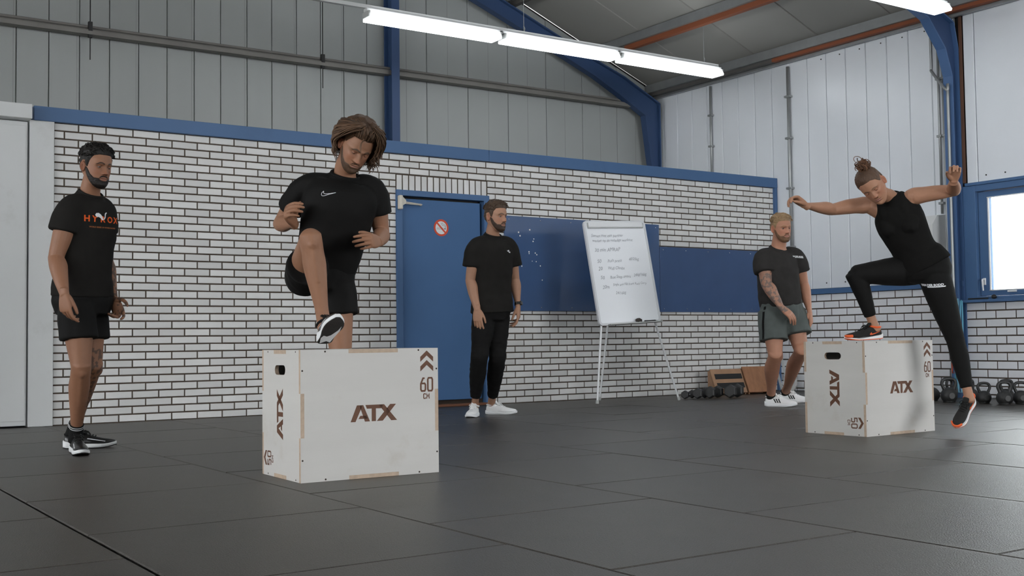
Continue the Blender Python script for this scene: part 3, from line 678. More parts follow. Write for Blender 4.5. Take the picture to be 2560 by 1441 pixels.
# ---- slant boards
def slant(name, p, rz, w, h, d, label, m_, strips):
    o = empty(name, (p[0], p[1], 0), rz); tag(o, label, 'slant board')
    S = Matrix(((0, 0, 1, 0), (1, 0, 0, 0), (0, 1, 0, 0), (0, 0, 0, 1)))
    MB().prism([(0, 0), (d, 0), (d, h-.01), (d-.03, h-.01), (0, .02)], .016, M=Matrix.Translation((0, 0, 0)) @ S).build('side_cheek', m_, o)
    MB().prism([(0, 0), (d, 0), (d, h-.01), (d-.03, h-.01), (0, .02)], .016, M=Matrix.Translation((w-.016, 0, 0)) @ S).build('side_cheek', m_, o)
    a = math.atan2(h-.03, d-.03); l = math.hypot(h-.03, d-.03)
    P = Matrix.Translation((0, -.006, .014)) @ Matrix.Rotation(a, 4, 'X')
    MB().cbox((-.004, 0, .004), (w+.004, l+.02, .020), .003, M=P).build('ramp', m_, o)
    MB().cbox((.016, d-.02, .0), (w-.016, d-.004, h-.03), .002).build('back_board', m_, o)
    for q in strips: MB().box((.035, l*q, .0202), (w-.012, l*q+.062, .0222), M=P).build('grip_strip', M_BLACK, o)
slant('slant_board', (8.915, 9.26), -.10, .425, .275, .14, 'light wooden wedge with two black grip strips by the wall', M_WOODA, (.22, .62))
slant('slant_board', (9.36, 9.20), -.14, .33, .295, .16, 'plain brown wooden wedge beside the striped wedge', M_WOODB, ())
# ---- crumpled plastic bag
bag = empty('plastic_bag', (9.795, 8.98, 0)); tag(bag, 'crumpled clear plastic bag on the floor behind the blond man', 'bag')
bm = bmesh.new(); bmesh.ops.create_icosphere(bm, subdivisions=4, radius=1)
V = []
for v in bm.verts:
    c = v.co; q = 1+.22*noise.noise(c*2.3)+.12*noise.noise(c*6)
    V.append(Vector((c.x*.085*q*(1.15-.25*c.z), c.y*.055*q, .128+c.z*.125*(1+.15*noise.noise(c*3)))))
zmin = min(v.z for v in V); V = [v-Vector((0, 0, zmin)) for v in V]
F = [[v.index for v in f.verts] for f in bm.faces]; bm.free()
mb_ = bpy.data.materials.new('clear_plastic'); mb_.use_nodes = True; b_ = mb_.node_tree.nodes['Principled BSDF']; b_.inputs['Base Color'].default_value = (.62, .62, .60, 1); b_.inputs['Roughness'].default_value = .15; b_.inputs['Alpha'].default_value = .45
mk('film', V, F, mb_, bag, False)
V2 = [Vector((v.x*.6, v.y*.7, v.z*.55+.004)) for v in V]; mk('contents', V2, F, mat('white_cloth', (.72, .72, .72), .8), bag, True)
# ---- steel posts leaning on the partition corner
for k, (x, dx) in enumerate(((9.905, .10), (10.03, .10))):
    o = empty('steel_post', (x, 9.20, 0)); tag(o, ('thin galvanised steel post nearer the wedges, leaning on the wall behind the blond man', 'thin galvanised steel post nearer the corner, leaning on the wall behind the blond man')[k], 'post', 'steel posts')
    a, b = V3(0, 0, .003), V3(dx*.9, .36, .86)
    MB().tube([a, b], [(.020, .020)]*2, n=4, dome=.02).build('tube', M_GALV, o)
    MB().tube([a, a+(b-a)*.03], [(.023, .023)]*2, n=4, dome=.02).build('end_cap', M_BLACK, o)

# ---- kettlebells
def kettlebell(p, s, rz, label):
    s *= .80
    o = empty('kettlebell', (p[0], p[1], 0), rz); tag(o, label, 'kettlebell', 'kettlebells along the window wall')
    R = .083*s; prof = [(.055*s, .0), (.062*s, .004*s)]+[(R*math.cos(a), R*.98*(math.sin(a)+.80)+.002) for a in np.linspace(-.80, 1.35, 14)]
    MB().lathe(prof, 28).build('body', M_IRON, o, True)
    zt = R*1.62; r = .0165*s
    P = [(-.040*s, 0, zt-.02*s), (-.058*s, 0, zt+.018*s), (-.070*s, 0, zt+.055*s), (-.052*s, 0, zt+.092*s), (0, 0, zt+.102*s), (.052*s, 0, zt+.092*s), (.070*s, 0, zt+.055*s), (.058*s, 0, zt+.018*s), (.040*s, 0, zt-.02*s)]
    MB().tube(P, [r*1.25, r, r, r, r, r, r, r, r*1.25], ref=(0, 1, 0), n=14, sub=5, dome=.2).build('handle', M_IRON, o, True)
    MB().prism(circ(.03*s, 20), .002, M=Matrix.Translation((0, -R*.985, R*.80)) @ Matrix.Rotation(math.pi/2, 4, 'X')).build('weight_badge', mat('dark_badge', (.035, .035, .034), .5), o)
kettlebell((9.53, 6.94), 1.12, .6, 'black kettlebell half hidden by the far edge of the woman\'s box')
kettlebell((9.75, 6.90), 1.05, .2, 'black kettlebell against the wall under the hanging bands')
kettlebell((9.46, 6.70), 1.16, -.6, 'large black kettlebell in front, just beside the woman\'s box')
kettlebell((9.66, 6.60), 1.05, .3, 'black kettlebell behind the woman\'s trailing leg')
kettlebell((9.50, 6.36), .98, -.6, 'single black kettlebell standing clear beside the woman\'s trailing shoe')
kettlebell((9.76, 6.30), 1.08, -.5, 'black kettlebell at the wall, behind the two under the window')
kettlebell((9.47, 6.135), 1.06, -.55, 'foremost black kettlebell under the window handle')
kettlebell((9.655, 6.09), 1.02, -.7, 'black kettlebell overlapped by the foremost one under the window')
kettlebell((9.84, 6.04), 1.0, -.4, 'black kettlebell cut by the edge of the photo under the window')

# ---- resistance bands hung on the near column
def band(y, x, ztop, zbot, w, mt, label, k):
    o = empty('resistance_band', (x, y, ztop)); tag(o, label, 'resistance band', 'resistance bands on the column')
    P = []; h = ztop-zbot
    for q in np.linspace(0, 1, 24):
        wv = .008*math.sin(q*9+k); P.append((.004*math.sin(q*5+k), -.007-.004*q+wv*.4, -h*q))
    for q in np.linspace(1, 0, 24):
        wv = .008*math.sin(q*7+k*2); P.append((.004*math.sin(q*4+k)-.009, .007+.004*q+wv*.4, -h*q))
    P = [V3(*p) for p in P]+[V3(-.004, -.007, 0.010)]
    MB().tube(P, [(.004, w/2)]*len(P), ref=(0, 1, 0), n=6, dome=.1).build('loop', mt, o, True)
band(7.066, 10.115, .995, .10, .026, M_BANDB, 'outermost of the blue resistance bands hanging on the blue column', 0)
band(7.026, 10.108, .985, .06, .030, mat('light_blue_band', (.20, .46, .60), .5, var=.1), 'widest, palest blue resistance band hanging on the blue column', 1.4)
band(6.990, 10.115, .97, .16, .022, M_BANDB, 'narrow blue resistance band on the window side of the blue column', 2.6)
band(7.102, 10.12, .965, .25, .022, M_BANDR, 'red resistance band hanging on the blue column', 3.7)
hk = MB().tube([(10.192, 7.082, .985), (10.11, 7.05, .982), (10.095, 7.046, 1.0)], [.006]*3, n=8, sub=3); tag(hk.build('band_hook', M_GALV), 'steel hook on the blue column holding the bands', 'hook')

# ---- strip lights
def strip(y, x_end, n, z, label, wires, rail=True):
    LN = 1.553
    for i in range(n):
        x1 = x_end-i*LN; x0 = x1-LN+.035
        o = empty('strip_light', ((x0+x1)/2, y, z)); tag(o, label[i], 'strip light', 'fluorescent strip lights under the roof')
        l = (x1-x0)/2
        Y = Matrix(((0, 0, 1, -l), (1, 0, 0, 0), (0, 1, 0, 0), (0, 0, 0, 1)))
        MB().prism([(-.035, .050), (.035, .050), (.035, .078), (-.035, .078)], 2*l, M=Y).build('housing', M_WHITE, o)
        MB().prism([(-.095, -.030), (.095, -.030), (.100, -.012), (.060, .049), (-.060, .049), (-.100, -.012)], 2*l-.05, M=Y @ Matrix.Translation((0, 0, .025))).build('diffuser', M_DIFF, o)
        for xx in (-l+.012, l-.012): MB().cbox((xx-.011, -.070, -.008), (xx+.011, .070, .049), .004).build('lamp_holder', M_PLAST, o)
        if wires and i < len(wires):
            for xw, zw in wires[i]:
                w_ = MB().tube([(xw-(x0+x1)/2, 0, .11), (xw-(x0+x1)/2, 0, zw-z)], [.0035, .0035], n=6, dome=.1); w_.tube([(xw-(x0+x1)/2, 0, .11), (xw-(x0+x1)/2+.012, 0, .145), (xw-(x0+x1)/2, 0, .17)], [.006]*3, n=6, sub=3)
                w_.build('hanger', M_GALV, o)
    r0 = x_end-n*LN-4.0 if rail else x_end-n*LN
    r = MB().box((r0, y-.022, z+.077), (x_end-.03, y+.022, z+.112)); st(r.build('trim_rail', M_WHITEG if False else M_WHITE))
L1 = ['lit strip light nearest the window wall, end of the row over the brick partition', 'lit middle strip light of the row over the brick partition', 'lit strip light at the bare rail end of the row over the brick partition']
strip(9.69, 9.49, 3, 3.735, L1, [[(9.25, zc(9.25)-.17)], [(6.70, zc(6.65)-.17)], []])
L2 = ['lit strip light cut by the top edge of the photo beside the blue column', 'second strip light from the window wall in the row over the jumping woman', 'third strip light from the window wall in the row over the jumping woman', 'fourth strip light from the window wall in the row over the jumping woman']
strip(6.63, 9.47, 4, 3.735, L2, [[(9.25, zc(9.25)-.17)], [(7.95, zc(7.95)-.17)], [(6.65, zc(6.65)-.17)], [(4.05, zc(4.05)-.17)]], False)
strip(3.57, 9.47, 5, 3.735, ['strip light at the window end of the row over the open floor', 'strip light second from the windows over the open floor', 'strip light in the middle of the row over the open floor', 'strip light second from the far end over the open floor', 'strip light at the far end of the row over the open floor'], [], False)

# ---- conduits, cable tray, heater
ct = empty('cable_tray', (5, 11.66, 3.72)); tag(ct, 'dusty grey cable tray running along the upper back wall', 'cable tray')
x0, x1 = -12+.2, 5.22
MB().box((x0, -.05, .0), (x1, .05, .006)).box((x0, -.052, .0), (x1, -.047, .035)).box((x0, .047, .0), (x1, .052, .035)).build('tray', mat('dusty_steel', (.19, .182, .17), .6, metal=.2, var=.15), ct)
for yy, zz, rr in ((-.025, .042, .018), (.015, .052, .022), (.0, .085, .014)):
    MB().tube([(x0, yy, zz), (x1, yy, zz)], [rr, rr], n=10, dome=.1).build('conduit', mat('dusty_conduit', (.17, .162, .15), .6, var=.15), ct)
for xx in (2.807, 5.31):
    MB().tube([(xx-5, -.03, -.25), (xx-5, -.03, zc(xx)-3.80)], [.006, .006], n=6, dome=.1).cbox((xx-5-.02, -.05, -.03), (xx-5+.02, -.01, .13), .004).build('hanger_rod', M_BLACK, ct)
def pipe(P, r, label, clamps=(), m_=None):
    o = empty('conduit_pipe', P[0]); tag(o, label, 'pipe')
    Q = [V3(*p)-V3(*P[0]) for p in P]
    MB().tube(Q, [r]*len(Q), n=12, sub=1 if len(Q) < 3 else 4, dome=.1).build('pipe', m_ or M_GALV, o, True)
    for z in clamps: MB().cbox((-r*1.6, -r*2.2, z-P[0][2]-.012), (X_R-P[0][0]-.002, r*2.2, z-P[0][2]+.012), .003).build('pipe_clamp', M_GALV, o)
pipe([(10.295, 9.366, 1.55), (10.295, 9.366, 3.86)], .019, 'thick grey conduit pipe on the pale panel wall above the blond man', (1.7, 2.4, 3.0, 3.5))
pipe([(10.297, 10.684, 2.5), (10.297, 10.684, 3.88)], .016, 'thin grey conduit pipe on the panel wall above the brick partition corner', (2.7, 3.1, 3.5))
pipe([(10.285, 7.300, 1.89), (10.285, 7.300, 3.9)], .013, 'grey pipe beside the column, ending in a bracket above the heater', (2.0, 2.7, 3.3))
pipe([(10.285, 7.236, .03), (10.285, 7.250, 3.9)], .012, 'grey pipe running to the floor beside the blue column', (1.3, 2.7, 3.3))
pipe([(10.26, 7.36, 3.9), (10.26, 7.36, 3.45), (10.245, 7.345, 3.38), (10.165, 7.16, 3.18), (10.160, 7.105, 3.12), (10.160, 7.105, 3.04), (10.160, 7.105, 1.1), (10.160, 7.105, .05)], .015, 'grey pipe bending in front of the blue column', ())
ht = empty('wall_heater', (X_R, 7.48, 1.44)); tag(ht, 'white wall mounted air heater behind the jumping woman', 'heater')
m = MB(); m.prism([(0, 0), (-.20, .0), (-.22, .03), (-.22, .33), (-.14, .43), (0, .44)], .36, M=Matrix(((1,0,0,-.004),(0,0,1,-.19),(0,1,0,0),(0,0,0,1)))); m.build('casing', M_WHITE, ht)
m = MB()
for k in range(7): m.box((-.228, -.15, .06+k*.035), (-.222, .13, .075+k*.035))
m.build('grille', M_PLAST, ht)
m = MB().cbox((-.06, -.14, -.16), (-.004, -.06, -.02), .004); m.build('control_box', M_PLAST, ht)
# small things on the window sill
k_ = empty('rubber_ball', (10.285, 6.74, .985)); tag(k_, 'small black rubber ball on the blue window sill', 'ball')
MB().lathe([(.006, 0), (.019, .006), (.025, .018), (.024, .03), (.014, .042), (.003, .046)], 18).build('ball', M_BLACK, k_, True); MB().lathe([(.0255, .016), (.0258, .019), (.0255, .022)], 18).build('seam', M_IRON, k_, True)
s_ = empty('grip_bar', (10.275, 6.90, .985)); tag(s_, 'thin dark bar lying on the blue window sill', 'bar')
MB().tube([(0, -.10, .009), (0, .12, .009)], [.008, .008], n=10).build('bar', M_BLACK, s_, True); MB().tube([(0, .07, .009), (0, .115, .009)], [.0088, .0088], n=10).build('grip', M_IRON, s_, True)
# ================================================================== people
CRh = V3(math.cos(YAW), -math.sin(YAW), 0); CFh = V3(math.sin(YAW), math.cos(YAW), 0); UP = V3(0, 0, 1)
def facing(deg):
    """forward and left directions of somebody turned deg away from the viewer towards the picture's right"""
    a = math.radians(deg); return -CFh*math.cos(a)+CRh*math.sin(a), CRh*math.cos(a)+CFh*math.sin(a)
def lerp(a, b, t): return a+(b-a)*t
def remesh(parts, voxel, smooth=2):
    mb = MB()
    for V, F in parts: mb.add(V, F)
    me = bpy.data.meshes.new('t'); me.from_pydata([tuple(v) for v in mb.V], [], mb.F)
    o = bpy.data.objects.new('t', me); COL.objects.link(o)
    r = o.modifiers.new('r', 'REMESH'); r.mode = 'VOXEL'; r.voxel_size = voxel; r.adaptivity = 0
    if smooth:
        s = o.modifiers.new('s', 'SMOOTH'); s.factor = .5; s.iterations = smooth
    dg = bpy.context.evaluated_depsgraph_get(); m2 = bpy.data.meshes.new_from_object(o.evaluated_get(dg))
    n = len(m2.vertices); V = np.empty(n*3); m2.vertices.foreach_get('co', V); V = V.reshape(-1, 3)
    N = np.empty(n*3); m2.vertices.foreach_get('normal', N); N = N.reshape(-1, 3)
    F = [tuple(p.vertices) for p in m2.polygons]
    bpy.data.objects.remove(o); bpy.data.meshes.remove(me); bpy.data.meshes.remove(m2)
    return V, F, N
def sstep(a, b, x):
    t = np.clip((x-a)/(b-a), 0, 1); return t*t*(3-2*t)
def nz(P, s): return np.array([noise.noise(Vector((p[0]*s[0], p[1]*s[1], p[2]*s[2]))) for p in P])
def wrinkle(V, N, amp, s, amp2=0, s2=None):
    a = nz(V, s); d = amp*(.55*a+.75*(.28-np.abs(nz(V*np.array([1., 1., 1.])+7.3, s))))
    if amp2: d = d+amp2*nz(V, s2)
    return V+N*d[:, None]

# ---- head
HT = np.array([(-.1225,.006,.064,-.048,2.),(-.119,.022,.074,-.030,2.),(-.112,.035,.0805,-.010,2.1),(-.102,.0445,.0840,.010,2.2),(-.09,.0525,.0855,.028,2.25),(-.075,.0590,.0862,.046,2.3),(-.06,.0640,.0868,.062,2.3),(-.04,.0690,.0870,.078,2.3),(-.02,.0720,.0872,.090,2.3),
  (0,.0735,.0880,.097,2.25),(.02,.0753,.0912,.100,2.2),(.045,.0748,.0890,.0995,2.15),(.07,.0700,.0815,.094,2.1),(.09,.0608,.0700,.083,2.05),(.104,.0480,.0540,.068,2.),(.112,.0340,.0360,.052,2.),(.117,.0120,.0120,.030,2.)])
def head_surface(th, z, fem=0., jaw=1., nose=1.):
    zz = HT[:, 0]
    w = np.interp(z, zz, HT[:, 1]); yf = np.interp(z, zz, HT[:, 2]); yb = np.interp(z, zz, HT[:, 3]); e = np.interp(z, zz, HT[:, 4])
    w = w*(1+(jaw-1)*sstep(-.03, -.10, z)); w = w*(1-.05*fem*sstep(-.04, -.10, z))
    s, c = np.sin(th), np.cos(th)
    x = w*np.sign(s)*np.abs(s)**(2/e); yc = (yf-yb)/2; y = yc+(yf+yb)/2*np.sign(c)*np.abs(c)**(2/e)
    g = lambda v, m, sg: np.exp(-((v-m)/sg)**2/2)
    fr = sstep(0.0, .35, c)
    ax = np.abs(x)
    t = np.clip((.014-z)/.052, 0, 1)
    h = (.0035+.0185*t**1.25)*np.where(z < -.037, np.exp(-((z+.037)/.0055)**2), 1)*sstep(.030, .012, z)*nose
    sg = .0062+.0052*t
    d = h*g(x, 0, sg)+.0065*nose*(g(ax, .0125, .0055)*g(z, -.0385, .0065))
    d -= .0035*g(ax, .0075, .004)*g(z, -.0465, .003)
    d -= .0078*g(ax, .031, .0130)*g(z, .001, .0090)
    d -= .004*g(ax, .016, .006)*g(z, .002, .009)
    d += (.0062-.0035*fem)*g(z, .0175, .0060)*g(ax, .026, .020)
    d += .0035*g(ax, .046, .014)*g(z, -.022, .013)
    d -= .003*g(ax, .043, .012)*g(z, -.062, .018)*(1-.6*fem)
    d += .0040*g(z, -.0630, .0040)*g(x, 0, .0150)+.0046*g(z, -.0738, .0045)*g(x, 0, .0135)
    d -= .0042*g(z, -.0680, .0019)*g(x, 0, .020)
    d += .003*g(z, -.054, .005)*g(x, 0, .02)-.0012*g(x, 0, .0035)*g(z, -.055, .006)
    d -= .0045*g(z, -.0850, .0055)*g(x, 0, .020)
    d += .0045*g(z, -.101, .010)*g(x, 0, .017)
    y = y+d*fr
    return x, y
def head_grid(nz_=118, nt=150):
    z = np.concatenate([np.linspace(-.1225, .117, nz_)]); s = np.linspace(-math.pi, math.pi, nt, endpoint=False)
    th = s-.52*np.sin(s)
    T, Z = np.meshgrid(th, z); return T, Z
def grid_faces(r, c):
    F = []
    for j in range(r-1):
        b = j*c
        for i in range(c): F.append((b+i, b+(i+1) % c, b+c+(i+1) % c, b+c+i))
    F.append(tuple(range(c))[::-1]); F.append(tuple((r-1)*c+i for i in range(c)))
    return F
def ear(side):
    V = []; F = []; nr, na = 9, 26
    for k in range(nr):
        r = k/(nr-1)
        for i in range(na):
            a = 2*math.pi*i/na
            rx = .0165*(1+.12*math.sin(a)); rz = .0315
            yy = r*rx*math.cos(a); zz = r*rz*math.sin(a)*(1 if math.sin(a) > 0 else 1.02)
            h = .0085*math.exp(-((r-.80)/.16)**2)*(0.35+.65*(1 if math.cos(a) < .5 else .3))+.0035*math.exp(-((r-.45)/.14)**2)*(math.sin(a) > -.2)-.003*(r < .35)
            if r >= .99: h = -.006
            V.append((h, yy, zz))
    for k in range(nr-1):
        for i in range(na): F.append((k*na+i, k*na+(i+1) % na, (k+1)*na+(i+1) % na, (k+1)*na+i))
    F.append(tuple((nr-1)*na+i for i in range(na))[::-1])
    V = np.array(V); t = math.radians(28)
    x = V[:, 0]*math.cos(t)-V[:, 1]*math.sin(t); y = V[:, 0]*math.sin(t)+V[:, 1]*math.cos(t)
    V = np.stack([.0755+x+.004, -.014+y-.10*V[:, 2], V[:, 2]-.008], 1)
    if side < 0: V[:, 0] *= -1; F = [f[::-1] for f in F]
    return V, F
def mix(C, col, w): return C*(1-w[:, None])+np.array(col)*w[:, None]
def make_head(sp):
    """skin of the head in its own frame (x to the person's right, y forward, z up)"""
    T, Z = head_grid(); fem = sp.get('fem', 0.)
    x, y = head_surface(T.ravel(), Z.ravel(), fem, sp.get('jaw', 1.), sp.get('nose', 1.)); z = Z.ravel(); th = T.ravel()
    V = np.stack([x, y, z], 1); F = grid_faces(*T.shape)
    skin = np.array(sp['skin']); C = np.tile(skin, (len(V), 1)); ax = np.abs(x); fr = (np.cos(th) > 0)
    g = lambda v, m, s: np.exp(-((v-m)/s)**2/2)
    C = mix(C, skin*np.array([1.05, .82, .80]), fr*.55*g(ax, .045, .018)*g(z, -.03, .018))
    C = mix(C, skin*np.array([1.05, .80, .78]), fr*.6*g(x, 0, .012)*g(z, -.036, .01))
    lip = fr*sstep(1.15, .75, np.sqrt((x/.0235)**2+((z+.0685)/.0105)**2)); C = mix(C, sp.get('lip', skin*np.array([.86, .55, .52])), lip*.8)
    C = mix(C, skin*.30, fr*g(z, -.0682, .0012)*sstep(.026, .020, ax)*.85)
    C = mix(C, skin*.35, fr*g(ax, .0075, .0028)*g(z, -.0462, .0018)*.9)
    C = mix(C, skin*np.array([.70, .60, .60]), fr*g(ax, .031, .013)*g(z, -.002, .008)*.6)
    br = sp['brow']; zb = .0175+.006*np.sin(np.clip((ax-.012)/.036, 0, 1)*math.pi)-.004*sstep(.035, .055, ax)
    bw = fr*sstep(.0056, .0028, np.abs(z-zb)*(1+.5*fem))*sstep(.009, .014, ax)*sstep(.056, .046, ax); C = mix(C, br, bw*.9)
    if 'stubble' in sp:
        col, amt = sp['stubble']; m = beard_mask(x, z, th); C = mix(C, col, m*amt*(.75+.5*RNG.random(len(x))).clip(0, 1))
    parts = [(V, F, C)]
    for s in (-1, 1):
        v, f = ear(s); c = np.tile(skin*np.array([1.02, .85, .82]), (len(v), 1)); parts.append((v, f, c))
        # eyeball with iris, and skin lids over it
        ye = head_surface(np.array([.40]), np.array([0.]))[1][0]
        ex_ = .0312*s; cy = .0672; R = .0118
        vs, fs = [], []; n1, n2 = 14, 20
        for a in range(n1+1):
            for b in range(n2):
                p = math.pi*a/n1; q = 2*math.pi*b/n2; vs.append((math.sin(p)*math.cos(q), math.cos(p), math.sin(p)*math.sin(q)))
        for a in range(n1):
            for b in range(n2): fs.append((a*n2+b, a*n2+(b+1) % n2, (a+1)*n2+(b+1) % n2, (a+1)*n2+b))
        D = np.array(vs); look = sp.get('look', (0, 0)); dirv = np.array([look[0]*1., 1., look[1]]); dirv /= np.linalg.norm(dirv)
        dd = D @ dirv; c = np.tile([.24, .215, .20], (len(D), 1)); c = mix(c, (.10, .07, .05), sstep(.80, .815, dd)*1.); c = mix(c, (.008, .008, .008), sstep(.955, .96, dd)*1.)  # eyeball white is darkened, shade around the lids painted into it
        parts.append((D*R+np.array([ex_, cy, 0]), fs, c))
        lid = sp.get('lid', .25)      # how far the upper lid comes down, 0..1
        zl = .55-1.05*lid
        for top in (1, -1):
            keep = [i for i in range(len(D)) if (D[i][2] > zl-.12 if top > 0 else D[i][2] < -.42+.12)]
            ks = set(keep); ff = [f for f in fs if all(i in ks for i in f)]
            L = D*(R+.0013)+np.array([ex_, cy, 0]); cc = np.tile(skin*np.array([.90, .80, .78]), (len(D), 1))
            edge = sstep(.16, .02, (D[:, 2]-zl) if top > 0 else (-.42-D[:, 2])+.0); cc = mix(cc, (.02, .015, .012), edge*(.95 if top > 0 else .35))
            parts.append((L, ff, cc))
    return parts
def beard_mask(x, z, th):
    a = np.abs(th); ax = np.abs(x)
    zc_ = np.interp(a, [0, .25, .45, .9, 1.2, 1.36, 1.52, 1.7], [-.049, -.051, -.067, -.066, -.048, -.018, -.004, -.08])
    m = sstep(.006, -.006, z-zc_)*sstep(1.66, 1.5, a)
    lips = sstep(.85, 1.25, np.sqrt((x/.0245)**2+((z+.0685)/.0115)**2)+(np.cos(th) < 0)*9)
    return m*lips
def shell(sp, thick, amp, fr, name, mat_, T_off, parent, root):
    pass
def hair_cap(thickfn, noise_s, amp, stretch=(1, 1, 1), hide=-.005):
    """a grid following the skull, lifted by thickfn(theta,z) inside the hairline and sunk under the skin outside it"""
    T, Z = head_grid(104, 132); th, z = T.ravel(), Z.ravel(); x, y = head_surface(th, z)
    V = np.stack([x, y, z], 1); c = np.array([0, -.008, .01]); D = V-c; D[:, 2] *= .8; D /= np.linalg.norm(D, axis=1)[:, None]
    t, m = thickfn(th, z)
    n = nz(V*np.array(stretch), (noise_s,)*3)+.5*nz(V*np.array(stretch), (noise_s*2.3,)*3)
    off = m*(t+amp*n)+np.clip(1-m*4, 0, 1)*hide
    # fine strand ridges running down from the crown
    off += m*.0012*np.sin(th*95+6*n)
    return V+D*off[:, None], grid_faces(*T.shape)
def hairline(th, z, front, temple, side, nape, ear=True, soft=.005, ramp=.036):
    a = np.abs(th)
    zl = np.interp(a, [0, .55, .95, 1.2, 1.36, 1.5, 1.62, 1.95, 2.15, 3.2], [front, front-.002, temple, temple-.03, side, side+.004, .026 if ear else side, .024 if ear else side, nape+.02, nape])
    return sstep(-soft, soft, z-zl)*(.16+.84*sstep(0, ramp, z-zl))

# ---- hands
def rot_to(d, n, ang):  return d*math.cos(ang)+n*math.sin(ang)
def hand(W, d, n, right, s=1., curl=(20, 25, 15), curls=None, thumb=(.7, .35), spread=.06):
    """closed pieces of a hand: palm, four fingers of different lengths, thumb; d from wrist to knuckles, n out of the palm"""
    d = d.normalized(); n = (n-d*n.dot(d)).normalized(); l = d.cross(n) if right else n.cross(d)
    P = []
    P.append(tube([W-d*.03*s, W, W+d*.028*s, W+d*.060*s, W+d*.088*s, W+d*.098*s], [(.027*s,.0195*s), (.028*s,.0195*s), (.036*s,.0185*s), (.041*s,.0165*s), (.041*s,.0135*s), (.037*s,.011*s)], ref=l, n=18, sub=3, exp=2.5, dome=.3))
    tips = []
    for k, (o, b, L, r) in enumerate(((.0305, .090, (.045, .027, .022), .0094), (.0100, .096, (.049, .031, .023), .0096), (-.0105, .093, (.045, .029, .023), .0091), (-.0295, .083, (.036, .022, .020), .0081))):
        c = curls[k] if curls else curl
        base = W+d*b*s+l*o*s; dd = (d+l*spread*(o/.03)).normalized(); p = base-dd*.022*s; pts = [p-n*.001*s, base]; ang = 0
        for q in range(3):
            ang += math.radians(c[q]); base = base+rot_to(dd, n, ang)*L[q]*s; pts.append(base)
        P.append(tube(pts, [r*1.12*s, r*1.12*s, r*1.0*s, r*.92*s, r*.74*s], ref=l, n=12, sub=4, dome=.8))
    a, bb = thumb
    b0 = W+d*.018*s+l*.018*s+n*.006*s
    d1 = (d*(1-a*.55)+l*a+n*bb*.9).normalized(); d2 = (d*(1-a*.2)+l*a*.55+n*bb*.9).normalized(); d3 = (d+l*a*.2+n*bb*1.0).normalized()
    p1 = b0+d1*.046*s; p2 = p1+d2*.034*s; p3 = p2+d3*.027*s
    P.append(tube([b0-d1*.01*s, b0+d1*.015*s, p1, p2, p3], [.015*s, .0165*s, .0118*s, .0108*s, .0082*s], ref=n, n=12, sub=4, dome=.8))
    return P, l
def arm(J, sd, m, hp, wlen=1.):
    """upper arm, forearm and hand as one skin"""
    sh, el, wr = J['sh'+sd], J['el'+sd], J['wr'+sd]
    d = hp['d']; n = hp['n']; hs = hp.get('s', 1.)
    H, l = hand(wr, d, n, sd == 'R', hs, hp.get('curl', (20, 25, 15)), hp.get('curls'), hp.get('thumb', (.7, .35)), hp.get('spread', .06))
    a = (el-sh); f = (wr-el)
    bend = (sh-el).normalized()+(wr-el).normalized(); bend = bend.normalized() if bend.length > .05 else n
    up = tube([sh+a*.02, lerp(sh, el, .12), lerp(sh, el, .35)+bend*.006, lerp(sh, el, .6)+bend*.007, lerp(sh, el, .85), el+a*.03], [.058*m, .060*m, .054*m, .0515*m, .044*m, .040*m], ref=l, n=20, sub=4, dome=.6)
    fo = tube([el-f*.06, el+f*.04, lerp(el, wr, .22)+bend*.004, lerp(el, wr, .45), lerp(el, wr, .75), lerp(el, wr, .95), wr+f.normalized()*.012], [(.039*m,.039*m), (.0425*m,.042*m), (.0475*m,.0445*m), (.0425*m,.038*m), (.0335*m,.027*m), (.0290*hs,.0215*hs), (.0285*hs,.0205*hs)], ref=[bend.cross(f.normalized()) if abs(bend.dot(l)) > .9 else l, l], n=20, sub=4, dome=.3)
    ball = tube([sh-a.normalized()*.004, sh+a.normalized()*.03], [.055*m, .058*m], n=16, dome=.8)
    return [up, fo, ball]+H
def leg(J, sd, m, back, foot=True):
    hp, kn, an = J['hip'+sd], J['kn'+sd], J['an'+sd]; t = kn-hp; s = an-kn
    b = (back-s.normalized()*back.dot(s.normalized())).normalized()
    b2 = (back-t.normalized()*back.dot(t.normalized())).normalized()
    th = tube([hp-t*.05, lerp(hp, kn, .15)+b2*.006, lerp(hp, kn, .4), lerp(hp, kn, .7), lerp(hp, kn, .9), kn+t*.03], [.090*m, .089*m, .081*m, .067*m, .0575*m, .053*m], ref=b, n=22, sub=4, dome=.5)
    sh = tube([kn-s*.05, kn+s*.04, lerp(kn, an, .16)+b*.008, lerp(kn, an, .32)+b*.016, lerp(kn, an, .55)+b*.010, lerp(kn, an, .8)+b*.001, lerp(kn, an, .95), an+s.normalized()*.03], [(.052*m,.053*m), (.053*m,.054*m), (.053*m,.054*m), (.058*m,.0565*m), (.049*m,.046*m), (.0365*m,.034*m), (.0365*m,.0335*m), (.040*m,.036*m)], ref=b, n=22, sub=4, dome=.4)
    pat = tube([kn-t.normalized()*.03-b*.031*m, kn+s.normalized()*.025-b*.034*m], [.030*m, .028*m], n=14, dome=.9)
    tib = tube([kn+s.normalized()*.05-b*.030*m, kn+s*.5-b*.026*m], [.022*m, .018*m], n=10, dome=.5)
    return [th, sh, pat, tib]
def fbasis(A, B): return

